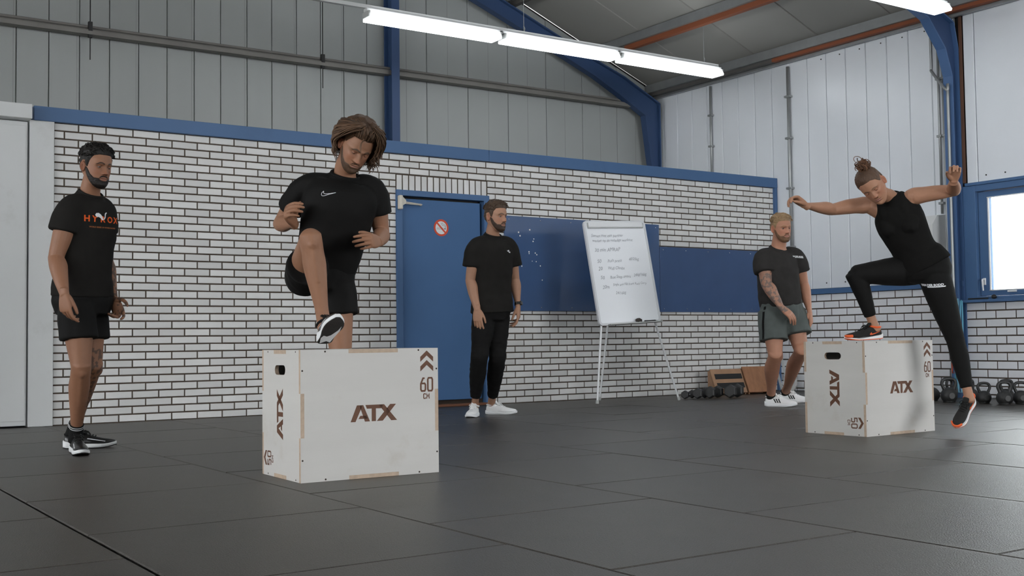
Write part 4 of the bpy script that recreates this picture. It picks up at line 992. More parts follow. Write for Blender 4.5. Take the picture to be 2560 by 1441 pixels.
# ---- shoes
def shoe(parent, off, heel, f, u, L, st_):
    """off: parent's origin; heel: world point under the back of the heel; f towards the toe, u out of the top"""
    f = f.normalized(); u = (u-f*u.dot(f)).normalized(); lt = u.cross(f); k = L/.30
    M = Matrix(((f.x, lt.x, u.x, heel.x-off.x), (f.y, lt.y, u.y, heel.y-off.y), (f.z, lt.z, u.z, heel.z-off.z), (0, 0, 0, 1)))
    s = np.array([0, .02, .06, .12, .2, .3, .42, .55, .68, .78, .87, .94, .98, 1.0])
    hw = np.array([.016, .024, .0305, .033, .0325, .0315, .034, .040, .0445, .0445, .039, .028, .017, .008])*k
    top = np.array([.058, .082, .090, .090, .089, .095, .092, .078, .066, .058, .050, .041, .034, .029])*k
    spring = np.array([.006, .003, .001, 0, 0, 0, 0, 0, .0005, .002, .006, .011, .0145, .0165])*k
    lat = np.array([0, 0, 0, 0, 0, -.001, -.002, -.002, 0, .001, .002, .003, .0035, .004])*k*st_.get('side', 1)
    ms = st_.get('sole_h', .026)*k
    V = []; F = []; nn = 17
    for i in range(len(s)):
        for j in range(nn):
            a = math.pi*j/(nn-1); c, q = math.cos(a), math.sin(a)
            y = hw[i]*np.sign(c)*abs(c)**.75*(1-.22*q*(s[i] > .35)); z = ms*.8+spring[i]+(top[i]-ms*.8)*q**.72
            V.append(M @ Vector((s[i]*L, y+lat[i], z)))
    for i in range(len(s)-1):
        for j in range(nn-1): F.append((i*nn+j, i*nn+nn+j, i*nn+nn+j+1, i*nn+j+1))
        F.append((i*nn, i*nn+nn-1, i*nn+nn+nn-1, i*nn+nn))
    F.append(tuple(range(nn))[::-1][::-1]); F.append(tuple((len(s)-1)*nn+j for j in range(nn))[::-1])
    bm = bmesh.new(); vs = [bm.verts.new(v) for v in V]
    for fc_ in F: bm.faces.new([vs[i] for i in fc_])
    bmesh.ops.recalc_face_normals(bm, faces=bm.faces[:]); bm.verts.index_update()
    V2 = [v.co.copy() for v in bm.verts]; F2 = [[v.index for v in q.verts] for q in bm.faces]; bm.free()
    up = mk('shoe', V2, F2, st_['upper'], parent, True)
    sub = up.modifiers.new('s', 'SUBSURF'); sub.levels = 1; sub.render_levels = 1
    bvh = BVHTree.FromPolygons(V2, F2)
    # sole: outline swept along its length, flared and rockered
    def sole(z0, z1, grow, name, m_, x0=0., x1=1.):
        V = []; F = []; idx = np.linspace(x0, x1, 22); n8 = 8
        for q in idx:
            w = np.interp(q, s, hw)+grow*k; sp_ = np.interp(q, s, spring); lo = np.interp(q, s, lat)
            xx = (q*L) + (-.006*k if q == x0 and x0 == 0 else 0) + (.006*k if q == x1 and x1 == 1 else 0)
            za, zb = z0(q)*k+sp_, z1(q)*k+sp_
            for y, z in ((-w*.90, za), (w*.90, za), (w, za+.25*(zb-za)), (w, za+.7*(zb-za)), (w*.93, zb), (-w*.93, zb), (-w, za+.7*(zb-za)), (-w, za+.25*(zb-za))): V.append(M @ Vector((xx, y+lo, z)))
        for i in range(21):
            for j in range(n8): F.append((i*n8+j, i*n8+(j+1) % n8, (i+1)*n8+(j+1) % n8, (i+1)*n8+j))
        F.append(tuple(range(n8))[::-1]); F.append(tuple(21*n8+j for j in range(n8)))
        return mk(name, V, F, m_, up, True)
    th = st_.get('thick', lambda q: .026+.012*(q < .15))
    sole(lambda q: .004, lambda q: np.interp(q, [0, .12, .35, .6, .85, 1], st_.get('sole_top', [.040, .034, .028, .026, .026, .026])), .0045, 'midsole', st_['sole'])
    sole(lambda q: .0, lambda q: .0055, .0035, 'outsole', st_['outsole'])
    # collar, tongue and laces
    C = [M @ Vector((L*(.165+.145*math.cos(a)), .033*k*math.sin(a)*(1-.1*math.cos(a)), k*(.086+.010*math.cos(a)*(1 if math.cos(a) > 0 else -.3)))) for a in np.linspace(0, 2*math.pi, 25)]
    V, F = tube(C, [.0075*k]*len(C), n=8, dome=0); mk('collar', V, F, st_.get('collar', st_['upper']), up, True)
    V, F = tube([M @ Vector((L*.47, 0, .084*k)), M @ Vector((L*.37, 0, .101*k)), M @ Vector((L*.31, 0, .119*k))], [(.020*k, .005*k), (.022*k, .006*k), (.021*k, .005*k)], ref=lt, n=12, sub=4, dome=.4); mk('tongue', V, F, st_.get('tongue', st_['upper']), up, True)
    lb = MB()
    for q in np.linspace(.38, .60, 5):
        h = np.interp(q, s, top)
        lb.tube([M @ Vector((q*L, -.021*k, h-.010*k)), M @ Vector((q*L+.005, 0, h+.003*k)), M @ Vector((q*L, .021*k, h-.010*k))], [.0032*k]*3, n=6, sub=4)
    h = np.interp(.40, s, top)
    for sg in (-1, 1):
        lb.tube([M @ Vector((L*.39, 0, h+.006*k)), M @ Vector((L*.40, sg*.022*k, h+.016*k)), M @ Vector((L*.45, sg*.034*k, h+.004*k)), M @ Vector((L*.43, sg*.012*k, h+.004*k))], [.0026*k]*4, n=6, sub=4)
        lb.tube([M @ Vector((L*.39, 0, h+.006*k)), M @ Vector((L*.46, sg*.016*k, h+.010*k)), M @ Vector((L*.52, sg*.028*k, h-.018*k))], [.0024*k]*3, n=6, sub=4)
    lb.build('laces', st_.get('laces', st_['upper']), up, True)
    # flat marks on the outer and inner side, laid onto the upper
    for nm, polys, m_ in st_.get('marks', []):
        for poly in polys:
            for sg in (-1, 1):
                pts = []
                for x, z in poly:
                    o_ = M @ Vector((x*L, sg*.09*k, z*k)); r_ = bvh.ray_cast(o_, (M.to_3x3() @ Vector((0, -sg, 0))))
                    if r_[0] is None: pts = None; break
                    pts.append(r_[0]+(M.to_3x3() @ Vector((0, sg, .15))).normalized()*.0022)
                if pts:
                    b_ = [p+(M.to_3x3() @ Vector((0, -sg, 0)))*.004 for p in pts]; n_ = len(pts)
                    tri = tessellate_polygon([[Vector((x, z, 0)) for x, z in poly]])
                    mk(nm, pts+b_, [list(t) for t in tri]+[(i, (i+1) % n_, n_+(i+1) % n_, n_+i) for i in range(n_)], m_, up)
    return up, M
def ankle_of(heel, f, u, L):
    f = f.normalized(); u = (u-f*u.dot(f)).normalized(); return heel+f*L*.165+u*.095*(L/.30)
SWOOSH_F = [(.15,.34),(.03,.22),(.0,.10),(.04,.02),(.12,.0),(.22,.012),(.5,.10),(1.0,.25),(.5,.165),(.3,.145),(.20,.165),(.155,.22),(.17,.31)]
SWOOSH_O = [(1-.0,.10),(.97,.02),(.88,.0),(.76,.03),(.5,.16),(.0,.46),(.5,.27),(.70,.19),(.80,.19),(.83,.25),(.81,.36),(.90,.30)]
def outline(P, w):
    """a closed drawn line as little quads"""
    V = []; F = []; n = len(P)
    for i in range(n):
        a = Vector(P[i]); b = Vector(P[(i+1) % n]); d = (b-a).normalized(); q = Vector((-d.y, d.x))*w/2; e = d*w*.4; k = len(V)
        V += [(*(a-e-q), 0), (*(b+e-q), 0), (*(b+e+q), 0), (*(a-e+q), 0)]; F.append([k, k+1, k+2, k+3])
    return [Vector(v) for v in V], F
# ---- garments
def torso_loft(J, dims, m, refs, n=36, exp=2.35, dome=.15):
    """dims: (position, half width, half depth)"""
    P = [d[0] for d in dims]; R = [(d[1]*m, d[2]*m) for d in dims]
    return tube(P, R, ref=refs, n=n, sub=4, exp=exp, dome=dome)
class Cloth:
    def __init__(s, name, parts, voxel, mat_, parent, off, smooth=3, wr=None):
        V, F, N = remesh(parts, voxel, smooth)
        if wr: V = wrinkle(V, N, *wr)
        s.o = mk(name, V-np.array(off), F, mat_, parent, True); s.off = off
        s.bvh = BVHTree.FromPolygons([Vector(v) for v in V], F); s.V = V
    def hit(s, px, py):
        d = (CF + CR*((px-IW/2)/F_PX) - CU*((py-IH/2)/F_PX)).normalized()
        r = s.bvh.ray_cast(CPOS, d); return r[0], r[1]
    def decal(s, name, px, py, polys, size, mat_, rot=0., right=None, lift=.0022):
        """polys: list of (V2d, F) in units of size, laid on the cloth where the photo shows them"""
        p, n = s.hit(px, py)
        if p is None: return
        r = (right if right is not None else CR); u = UP
        r = (r-n*r.dot(n)).normalized(); u = n.cross(r); r2 = r*math.cos(rot)+u*math.sin(rot); u2 = -r*math.sin(rot)+u*math.cos(rot)
        d = MB()
        for V2, F in polys:
            pts = []
            for v in V2:
                o_ = p+(r2*v[0]+u2*v[1])*size+n*.06; h = s.bvh.ray_cast(o_, -n, .2)
                pts.append((h[0] if h[0] is not None else o_-n*.06)+n*lift)
            d.add([q-s.off for q in pts]+[q-s.off-n*(lift*.7) for q in pts], [list(f) for f in F]+[[i+len(pts) for i in f][::-1] for f in F])
        return d.build(name, mat_, s.o)
def poly(p, sub=0): return ([Vector((x, y, 0)) for x, y in p], [list(t) for t in tessellate_polygon([[Vector((x, y, 0)) for x, y in p]])])
def bar(x0, x1, y0, y1, n=10):
    V = [Vector((x0+(x1-x0)*i/n, y, 0)) for y in (y0, y1) for i in range(n+1)]
    return V, [[i, i+1, n+2+i, n+1+i] for i in range(n)]
def centred(body, size, shear=0., bold=0.):
    V, F = text_polys(body, size, shear, bold); w = max(v.x for v in V)
    return ([Vector((v.x-w/2, v.y, 0)) for v in V], F)

M_SKIN = mat('skin', (1, 1, 1), .52, .35, var=.05, vscale=30, attr='Col', bump=.12, bscale=420)
M_TEE = mat('black_cotton', (.0095, .0092, .0088), .92, .1, var=.10, vscale=25, bump=.25, bscale=700)
M_TEE2 = mat('washed_black_cotton', (.017, .0160, .0148), .92, .1, var=.14, vscale=18, bump=.25, bscale=700)
M_TEE3 = mat('charcoal_cotton', (.031, .029, .028), .92, .12, var=.16, vscale=14, bump=.25, bscale=700)
M_SPORT = mat('black_sport_fabric', (.0062, .0060, .0058), .75, .16, var=.1, vscale=25)
M_DENIM = mat('black_denim', (.0085, .0082, .0082), .85, .14, var=.2, vscale=30, bump=.3, bscale=500)
M_GREYS = mat('grey_green_shorts', (.085, .098, .094), .85, .25, var=.16, vscale=12, bump=.2, bscale=400)
M_WSHOE = mat('white_knit', (.88, .88, .88), .75, .3, var=.04, vscale=40, bump=.2, bscale=300)
M_WSOLE = mat('white_foam', (.84, .85, .86), .6, .35, var=.04)
M_KSHOE = mat('black_knit', (.016, .0155, .015), .8, .3, var=.15, vscale=40, bump=.3, bscale=300)
M_GSHOE = mat('glossy_black_upper', (.012, .012, .012), .28, .5, var=.1)
M_OUTS = mat('dark_outsole', (.028, .025, .023), .8, .3, var=.15, vscale=60, bump=.4, bscale=200)
M_ORNG = mat('neon_orange', (.80, .13, .035), .6, .35, var=.04)
M_WPRINT = mat('white_print', (.75, .76, .78), .7, .2)
M_OPRINT = mat('orange_print', (.80, .12, .02), .7, .2)
M_SOCK = mat('black_sock', (.014, .014, .014), .95, .15, bump=.2, bscale=400)
def hair_mat(name, col, hi=.62, isl=0.): return mat(name, tuple(c*hi for c in col), .5, .3, var=.32, vscale=60, stretch=(3, 3, .35), bump=.4, bscale=200, island=isl)
ARMD = {}
_arm = arm
def arm(J, sd, m, hp):
    ARMD[sd] = hp['d']; return _arm(J, sd, m, hp)
def joints(D, J): return {k: atd(x, y, D+d) for k, (x, y, d) in J.items()}
def head_frame(c, phi, pitch, roll):
    F, L = facing(phi); p = math.radians(pitch); r = math.radians(roll)
    f = F*math.cos(p)-UP*math.sin(p); u = UP*math.cos(p)+F*math.sin(p)
    u2 = u*math.cos(r)+L*math.sin(r); l2 = L*math.cos(r)-u*math.sin(r); x = -l2
    return Matrix(((x.x, f.x, u2.x, c.x), (x.y, f.y, u2.y, c.y), (x.z, f.z, u2.z, c.z), (0, 0, 0, 1)))
def xf(M, V):
    A = np.array(M); return np.asarray(V) @ A[:3, :3].T + A[:3, 3]
def spine_body(J, w, LS, LH, m=1.):
    sp = (J['neck']-J['chest']).normalized()
    P = [lerp(J['hipR'], J['hipL'], .5)-UP*.03, J['pelvis'], J['waist'], J['chest'], lerp(J['chest'], J['neck'], .5), lerp(J['chest'], J['neck'], .86), J['neck']+sp*.01]
    return tube(P, [(a*m, b*m) for a, b in w], ref=[LH, LH, LH, LS, LS, LS, LS], n=30, sub=4, exp=2.2, dome=.3)
MALE = [(.150,.105),(.160,.115),(.142,.105),(.165,.115),(.156,.100),(.100,.060),(.054,.054)]
def person(label, J, base, head, hf, arms, legs, torso, tattoo=None, voxel=(.0034, .0055, .007), unite=False):
    """one continuous skin: torso with neck, arms with hands, legs, head"""
    root = Vector(base)
    H = hf; hw_ = lambda x, y, z: H @ Vector((x, y, z))
    nk = head.get('neck_r', .056)
    neck = tube([hw_(0, -.016, -.035), hw_(0, -.020, -.075), lerp(hw_(0, -.026, -.10), J['neck'], .35), lerp(hw_(0, -.03, -.12), J['neck'], .8), J['neck']-(J['neck']-J['chest']).normalized()*.045], [nk*.92, nk*.96, nk, nk*1.03, nk*1.10], ref=-H.col[0].to_3d(), n=24, sub=4, dome=.3)
    chunks = []
    if unite: chunks.append((torso+[neck]+[p for a in arms for p in a], voxel[0], 3))
    else:
        chunks.append((torso+[neck], voxel[1], 3))
        for a in arms: chunks.append((a, voxel[0]*.84, 3))
    for l in legs: chunks.append((l, voxel[1]*.9, 4))
    VV, FF, CC = [], [], []; n = 0
    skin = np.array(head['skin'])
    for parts, vx, sm in chunks:
        V, F, N = remesh(parts, vx, sm)
        C = np.tile(skin, (len(V), 1))
        if tattoo is not None: C = tattoo(V, C)
        VV.append(V); FF += [tuple(i+n for i in f) for f in F]; CC.append(C); n += len(V)
    for V, F, C in make_head(head):
        V = xf(H, V*head.get('scale', 1.)); VV.append(V); FF += [tuple(int(i)+n for i in f) for f in F]; CC.append(C); n += len(V)
    V = np.concatenate(VV)-np.array(root); C = np.concatenate(CC)
    o = mk('person', V, FF, M_SKIN, None, True); o.location = root
    at_ = o.data.color_attributes.new('Col', 'FLOAT_COLOR', 'POINT')
    at_.data.foreach_set('color', np.concatenate([C, np.ones((len(C), 1))], 1).astype(np.float32).ravel())
    tag(o, label, 'person')
    return o, root
def tuck(o, root, *cloths, keep=()):
    """press the skin under the clothes wherever it would show through them"""
    me = o.data; n = len(me.vertices); V = np.empty(n*3); me.vertices.foreach_get('co', V); V = V.reshape(-1, 3)+np.array(root)
    N = np.empty(n*3); me.vertices.foreach_get('normal', N); N = N.reshape(-1, 3)
    for c in cloths:
        lo, hi = c.V.min(0)-.01, c.V.max(0)+.01
        for i in np.nonzero(((V > lo) & (V < hi)).all(1))[0]:
            v = Vector(V[i]); r = c.bvh.find_nearest(v, .05)
            if r[0] is None: continue
            s = (v-r[0]).dot(r[1])
            if any((v-q).length < d for q, d in keep): continue
            if -.005 < s < .024 and Vector(N[i]).dot(r[1]) > .45: V[i] = r[0]-r[1]*.007
    me.vertices.foreach_set('co', (V-np.array(root)).ravel()); me.update()
def cap(o, root, H, sc, name, fn, noise_s, amp, mat_, stretch=(1, 1, 1), hide=-.005):
    V, F = hair_cap(fn, noise_s, amp, stretch, hide)
    return mk(name, xf(H, V*sc)-np.array(root), F, mat_, o, True)
def beard(o, root, H, sc, mat_, T=.005, jaw=1.):
    TT, ZZ = head_grid(118, 150); keep = None
    th, z = TT.ravel(), ZZ.ravel(); x, y = head_surface(th, z, 0, jaw); V = np.stack([x, y, z], 1)
    D = V-np.array([0, .01, -.02]); D /= np.linalg.norm(D, axis=1)[:, None]
    m = beard_mask(x, z, th); n = nz(V, (160, 160, 160))
    V = V+D*(m*(T+T*.45*n)-(1-m)*.005)[:, None]
    rows = [r for r in range(TT.shape[0]) if ZZ[r, 0] < .02]
    V = V[:len(rows)*TT.shape[1]]
    return mk('beard', xf(H, V*sc)-np.array(root), grid_faces(len(rows), TT.shape[1]), mat_, o, True)
def sleeves(J, sd, m, frac, r=(.058, .074, .078, .078), top=.42):
    n, s, e = J['neck'], J['sh'+sd], J['el'+sd]; a = (e-s).normalized()
    return tube([lerp(n, s, top)-UP*.02, lerp(n, s, .86)-UP*.004, lerp(s, e, .16), lerp(s, e, frac*.6), lerp(s, e, frac)], [r[0]*m, r[1]*.90*m, r[1]*1.0*m, r[2]*m, r[3]*m], n=28, sub=4, dome=.06)
def tee(J, hem, LS, LH, dims, m=1., exp=2.3):
    sp = (J['neck']-J['chest']).normalized(); F = -LS.cross(sp).normalized()
    if F.dot(CF) > 0 and abs(F.dot(CF)) > .2: F = -F
    P = [hem, lerp(hem, J['waist'], .55), J['waist'], J['chest'], lerp(J['chest'], J['neck'], .5), lerp(J['chest'], J['neck'], .80), J['neck']-sp*.018+F*.002, J['neck']+sp*.006+F*.011]
    return tube(P, [(a*m, b*m) for a, b in dims], ref=[LH, LH, LH, LS, LS, LS, LS, LS], n=40, sub=4, exp=exp, dome=.02)
def neckband(o, root, J, LS, m, mt, r=(.075, .068)):
    sp = (J['neck']-J['chest']).normalized(); F = -LS.cross(sp).normalized()
    if F.dot(CF) > 0 and abs(F.dot(CF)) > .2: F = -F
    t = (sp*.024+F*.009).normalized(); c = J['neck']+sp*.006+F*.011; a = (LS-t*LS.dot(t)).normalized(); b = t.cross(a)
    P = [c+a*math.cos(q)*(r[0]*m-.006)+b*math.sin(q)*(r[1]*m-.006)+t*.001-root for q in np.linspace(0, 2*math.pi, 37)]
    return mk('neckband', *tube(P, [(.011, .0075)]*37, ref=t, n=8, dome=0), mt, o, True)
def armkeep(J, arms_d, r=.085):
    k = [(J['neck']+(J['neck']-J['chest']).normalized()*.03, .082)]
    for s, d in zip('RL', arms_d):
        for q in (.1, .3, .5, .7, .9, 1.0): k.append((lerp(J['el'+s], J['wr'+s], q), r))
        k += [(lerp(J['sh'+s], J['el'+s], q), .072) for q in (.78, .9)]; k += [(J['wr'+s]+d*.06, .085), (J['wr'+s]+d*.13, .10)]
    return k
def traps(J, LS, m=1.):
    return [tube([J['neck']+LS*s*.040*m-UP*.038, lerp(J['neck']+LS*s*.040*m, J['sh'+k], .5)-UP*.022, lerp(J['neck'], J['sh'+k], .92)-UP*.012], [.040*m, .050*m, .060*m], n=20, sub=3, dome=.4) for s, k in ((-1, 'R'), (1, 'L'))]
def tufts(o, root, H, sc, n, thick, mask, sweep, ln, r, mat_, parent, seed=3, curl=.5, zmin=.03):
    """short locks standing out of the hair so that its outline breaks up"""
    rg = np.random.default_rng(seed); mb = MB(); k = 0
    while k < n:
        th = rg.uniform(-math.pi, math.pi); z = rg.uniform(zmin, .117)
        if mask(np.array([th]), np.array([z]))[0] < .55: continue
        x, y = head_surface(np.array([th]), np.array([z])); v = Vector((x[0], y[0], z)); nn = Vector((v.x, v.y+.008, (v.z-.01)*.9)).normalized()
        t = thick*rg.uniform(.5, .95); sw = Vector(sweep(th, z)); sw = (sw-nn*sw.dot(nn)*.6)
        sw = (sw-nn*sw.dot(nn)).normalized(); d = (nn*rg.uniform(.02, .30)+sw+Vector(rg.normal(0, .16, 3))).normalized(); l = ln*rg.uniform(.7, 1.3); c = Vector(rg.normal(0, curl*.5, 3)); c = c-nn*c.dot(nn)*.8
        a = v+nn*t*.72; P = [a-nn*.004, a+d*l*.35+nn*.003, a+d*l*.7+c*l*.22+nn*.002, a+d*l+c*l*.5-nn*.004]
        mb.tube(P, [(r, r*.7), (r*1.35, r*.75), (r*1.1, r*.6), (r*.3, r*.2)], n=5, sub=2, dome=.1); k += 1
    mb.V = [Vector(v) for v in xf(H, np.array([list(v) for v in mb.V])*sc)-np.array(root)]
    q = mb.build('hair_locks', mat_, parent, True); q['kind'] = 'stuff'; return q
TEE = [(.186,.138),(.180,.133),(.170,.126),(.186,.134),(.180,.122),(.150,.092),(.086,.076),(.075,.068)]
def collar(o, cl, J, r, rr, mt, H):
    sp = (J['neck']-J['chest']).normalized()
    return None
def nrm(*a):
    v = CR*a[0]+CU*a[1]-CF*a[2]; return v.normalized()

# ------------------------------------------------------------------ A: man by the white door
D_ = 6.72
J = joints(D_, dict(neck=(224,487,0), head=(241,417,-.04), chest=(214,570,0), waist=(208,675,0), pelvis=(205,742,0),
   shR=(171,521,-.15), elR=(140,646,-.20), wrR=(161,735,-.32), shL=(259,524,.15), elL=(266,655,.22), wrL=(284,748,.10),
   hipR=(190,764,-.08), knR=(203,918,-.12), anR=(0,0,0), hipL=(222,764,.08), knL=(232,918,.06), anL=(0,0,0)))
F_, L_ = facing(50)
fR, fL = (CRh*.50-CFh*.86).normalized(), (CRh*.96+CFh*.28).normalized()
hR, hL = at(186, 1131, 'z', 0), at(160, 1123, 'z', 0)
J['anR'] = ankle_of(hR, fR, UP, .30); J['anL'] = ankle_of(hL, fL, UP, .30)
hs = dict(skin=(.27, .130, .075), brow=(.012, .008, .006), stubble=((.035, .022, .016), .85), lid=.42, look=(-.25, -.1), nose=1.05, scale=1.0, lip=(.30, .13, .09))
HF = head_frame(J['head'], 55, 9, 2)
armR = arm(J, 'R', 1.06, dict(d=nrm(.10, -1, .05), n=nrm(.35, 0, -.9), curls=[(18,30,15),(34,40,20),(40,42,20),(42,42,20)], thumb=(.38, .30)))
armL = arm(J, 'L', 1.0, dict(d=nrm(.42, -.85, .25), n=nrm(-.35, .1, .9), curls=[(18,30,15),(45,45,20),(55,45,20),(60,45,20)], thumb=(.95, .1)))
def tatA(V, C):
    w = np.array([V3(*v).dot(CR) for v in V]); 
    m = (np.array(nz(V, (42, 42, 34)))+.35*nz(V, (90, 90, 80)) > .05)*1.
    side = np.array([(Vector(v)-J['pelvis']).dot(L_) for v in V]); z = V[:, 2]
    sel = sstep(.10, .14, side)*((z < 1.18)*(z > .80))+sstep(.0, .03, side-.0)*(z < .62)*(z > .14)
    return mix(C, np.array((.055, .042, .036)), np.clip(sel, 0, 1)*m*.72)
o, root = person('bearded man in black shirt and shorts standing by the white door', J, (J['pelvis'].x, J['pelvis'].y, 0), hs, HF, [armR, armL],
    [leg(J, 'R', 1.04, -fR), leg(J, 'L', 1.0, -fL)], [spine_body(J, MALE, L_, L_)], tatA)
hem = atd(206, 742, D_)
shirt = Cloth('t_shirt', [tee(J, hem, L_, L_, TEE, .98), *traps(J, L_), sleeves(J, 'R', 1.04, .46), sleeves(J, 'L', 1.0, .46)], .0075, M_TEE2, o, root, 4, (.0065, (7, 7, 11), .0028, (16, 16, 22)))
cp = .5*(J['hipR']+J['hipL'])
def shorts(J, LH, m, top, f1, f2, r=(.098, .106, .108), drop=(0, 0), wd=((.162,.122),(.176,.130),(.178,.132),(.150,.125))):
    c = .5*(J['hipR']+J['hipL'])
    P = [tube([top, lerp(top, c, .5), c+UP*.01, c-UP*.055], [(a*m, b*m) for a, b in wd], ref=LH, n=36, sub=4, exp=2.2, dome=.06)]
    for sd, f, dz in (('R', f1, drop[0]), ('L', f2, drop[1])):
        h, k = J['hip'+sd], J['kn'+sd]; d = (k-h)
        P.append(tube([h+UP*.015, lerp(h, k, f*.35)-UP*dz*.6, lerp(h, k, f*.7)-UP*dz, lerp(h, k, f)-UP*dz], [r[0]*m, r[1]*m, r[1]*m, r[2]*m], n=32, sub=4, dome=.04))
    return P
sh_ = Cloth('shorts', shorts(J, L_, 1.0, lerp(J['waist'], J['pelvis'], .55), .55, .55), .0075, M_SPORT, o, root, 3, (.006, (13, 13, 3.2), .003, (26, 26, 7)))
tuck(o, root, shirt, sh_, keep=armkeep(J, (ARMD['R'], ARMD['L'])))
neckband(shirt.o, root, J, L_, .98, M_TEE2)
A_SH = dict(upper=M_GSHOE, sole=M_WSOLE, outsole=M_OUTS, collar=M_SOCK, laces=M_KSHOE, sole_top=[.046, .040, .030, .028, .024, .022], marks=[('stripe', [[(.45, .058), (.80, .040), (.81, .043), (.46, .063)]], M_WPRINT)])
shoe(o, root, hR, fR, UP, .30, dict(A_SH, side=-1)); shoe(o, root, hL, fL, UP, .30, A_SH)
def sock(o, root, an, kn, h, r=.0405):
    d = (kn-an).normalized(); b = MB().tube([an-d*.03-root, an+d*.02-root, an+d*h-root], [r*1.06, r, r*.99], n=22, sub=3, dome=.1).build('sock', M_SOCK, o, True)
    return b, d
for sd in 'RL':
    b, d = sock(o, root, J['an'+sd], J['kn'+sd], .085); an = J['an'+sd]
    for hh in (.062, .074): MB().tube([an+d*hh-root, an+d*(hh+.004)-root], [.0412, .0412], n=22, dome=.02).build('sock_stripe', M_WPRINT, b)
cap(o, root, HF, 1., 'hair', lambda th, z: (np.where(z > .055, .018, .0085)+.006*sstep(.03, .09, z), hairline(th, z, .070, .058, -.012, -.060)), 62, .0055, hair_mat('black_hair', (.014, .011, .009)))
tufts(o, root, HF, 1., 420, .034, lambda th, z: hairline(th, z, .070, .058, -.012, -.060), lambda th, z: (.2*math.sin(th), .35, .25), .020, .0028, hair_mat('black_hair', (.014, .011, .009)), o, 3, 1.0, .045)
beard(o, root, HF, 1., hair_mat('black_beard', (.016, .011, .009)), .0042)
shirt.decal('chest_print', 257, 556, [(lambda q: ([Vector((v.x+dx, v.y, 0)) for v in q[0]], q[1]))(centred(ch, .05, 0, .0012)) for ch, dx in zip('HYROX', (-.098, -.049, .0, .049, .098))], 1.0, M_OPRINT, right=L_)
cat = [poly([(-.034,.030),(-.026,.040),(-.012,.042),(.002,.034),(.012,.020),(.018,.004),(.010,.0),(-.002,.014),(-.014,.019),(-.020,.016),(-.030,.022)]), poly([(.022,.002),(.032,.016),(.035,.036),(.043,.046),(.039,.049),(.029,.040),(.027,.020),(.019,.008)])]
_c = [poly([(-.062,.060),(-.035,.052),(-.008,.040),(.004,.020),(.014,.004),(.022,.018),(.036,.042),(.034,.062),(.042,.070),(.044,.050),(.030,.016),(.020,-.010),(.010,-.012),(-.006,.010),(-.030,.022),(-.050,.036),(-.066,.040),(-.052,.048)])]
shirt.decal('cat_print', 251, 551, cat, 1.0, M_WPRINT, right=L_, lift=.0028)
shirt.decal('small_print', 259, 571, [centred('WORLD SERIES OF FITNESS RACING', .011, 0, .0003)], 1.0, mat('dim_orange', (.30, .10, .03), .8), right=L_)

# ------------------------------------------------------------------ B: long haired man stepping onto the box
D_ = 6.05
J = joints(D_, dict(neck=(862,442,-.10), head=(890,368,-.20), chest=(848,520,-.10), waist=(826,620,-.04), pelvis=(803,684,0),
   shR=(766,462,-.12), elR=(702,560,.02), wrR=(733,556,-.20), shL=(934,470,-.04), elL=(955,588,.02), wrL=(946,604,-.19),
   hipR=(760,698,-.03), knR=(777,598,-.44), hipL=(838,705,0), knL=(853,895,-.05), anL=(855,1092,.10)))
F_, L_ = facing(14)
LS = (J['shL']-J['shR']).normalized(); LH = facing(12)[1]
fR = nrm(.36, .40, .84); uR = nrm(-.18, .86, -.46)
hR = atd(808, 862, 5.66); hR.z = max(hR.z, .6045)
fL = facing(12)[0]; hL = V3(J['anL'].x, J['anL'].y, 0)-fL*.05
J['anR'] = ankle_of(hR, fR, uR, .30); J['anL'] = ankle_of(hL, fL, UP, .30)
hs = dict(skin=(.30, .150, .088), brow=(.045, .028, .017), stubble=((.10, .055, .032), .45), lid=.80, look=(0, -.5), lip=(.30, .14, .10))
HF = head_frame(J['head'], 26, 38, 14)
armR = arm(J, 'R', 1.0, dict(d=nrm(-.22, .52, .80), n=nrm(1, .0, .1), curls=[(62,32,15),(66,35,15),(66,38,18),(62,42,18)], thumb=(.45, .75)))
armL = arm(J, 'L', 1.0, dict(d=nrm(-.28, .0, .95), n=nrm(-.93, -.20, -.25), curls=[(44,22,15),(48,28,18),(52,32,20),(56,38,20)], thumb=(.60, .55), spread=.12, s=.94))
o, root = person('long haired man in black sportswear stepping onto the nearer box', J, (J['anL'].x, J['anL'].y, 0), hs, HF, [armR, armL],
    [leg(J, 'R', 1.02, -nrm(.2, .1, .9)), leg(J, 'L', 1.02, -fL)], [spine_body(J, MALE, LS, LH)])
hem = lerp(J['pelvis'], J['waist'], .35)
shirt = Cloth('t_shirt', [tee(J, hem, LS, LH, [(.168,.128),(.166,.126),(.166,.124),(.186,.132),(.182,.122),(.152,.088),(.088,.078),(.078,.070)], 1.02), *traps(J, LS), sleeves(J, 'R', .93, .62), sleeves(J, 'L', .96, .56)], .0075, M_SPORT, o, root, 4, (.0055, (7, 7, 10), .0025, (17, 17, 20)))
sh_ = Cloth('shorts', shorts(J, LH, 1.0, lerp(J['waist'], J['pelvis'], .5), .52, .44, drop=(.035, 0)), .0075, M_SPORT, o, root, 3, (.007, (11, 11, 5), .003, (24, 24, 9)))
tuck(o, root, shirt, sh_, keep=armkeep(J, (ARMD['R'], ARMD['L'])))
neckband(shirt.o, root, J, LS, 1.02, M_SPORT, (.078, .070))
B_SH = dict(upper=M_GSHOE, sole=M_WSOLE, outsole=M_OUTS, collar=M_SOCK, laces=M_KSHOE, sole_top=[.056, .050, .034, .032, .026, .022], marks=[('swoosh', [[(.12+.62*x, .040+.062*y) for x, y in SWOOSH_O]], M_WPRINT)])
up, SM = shoe(o, root, hR, fR, uR, .30, B_SH)
w_ = MB()
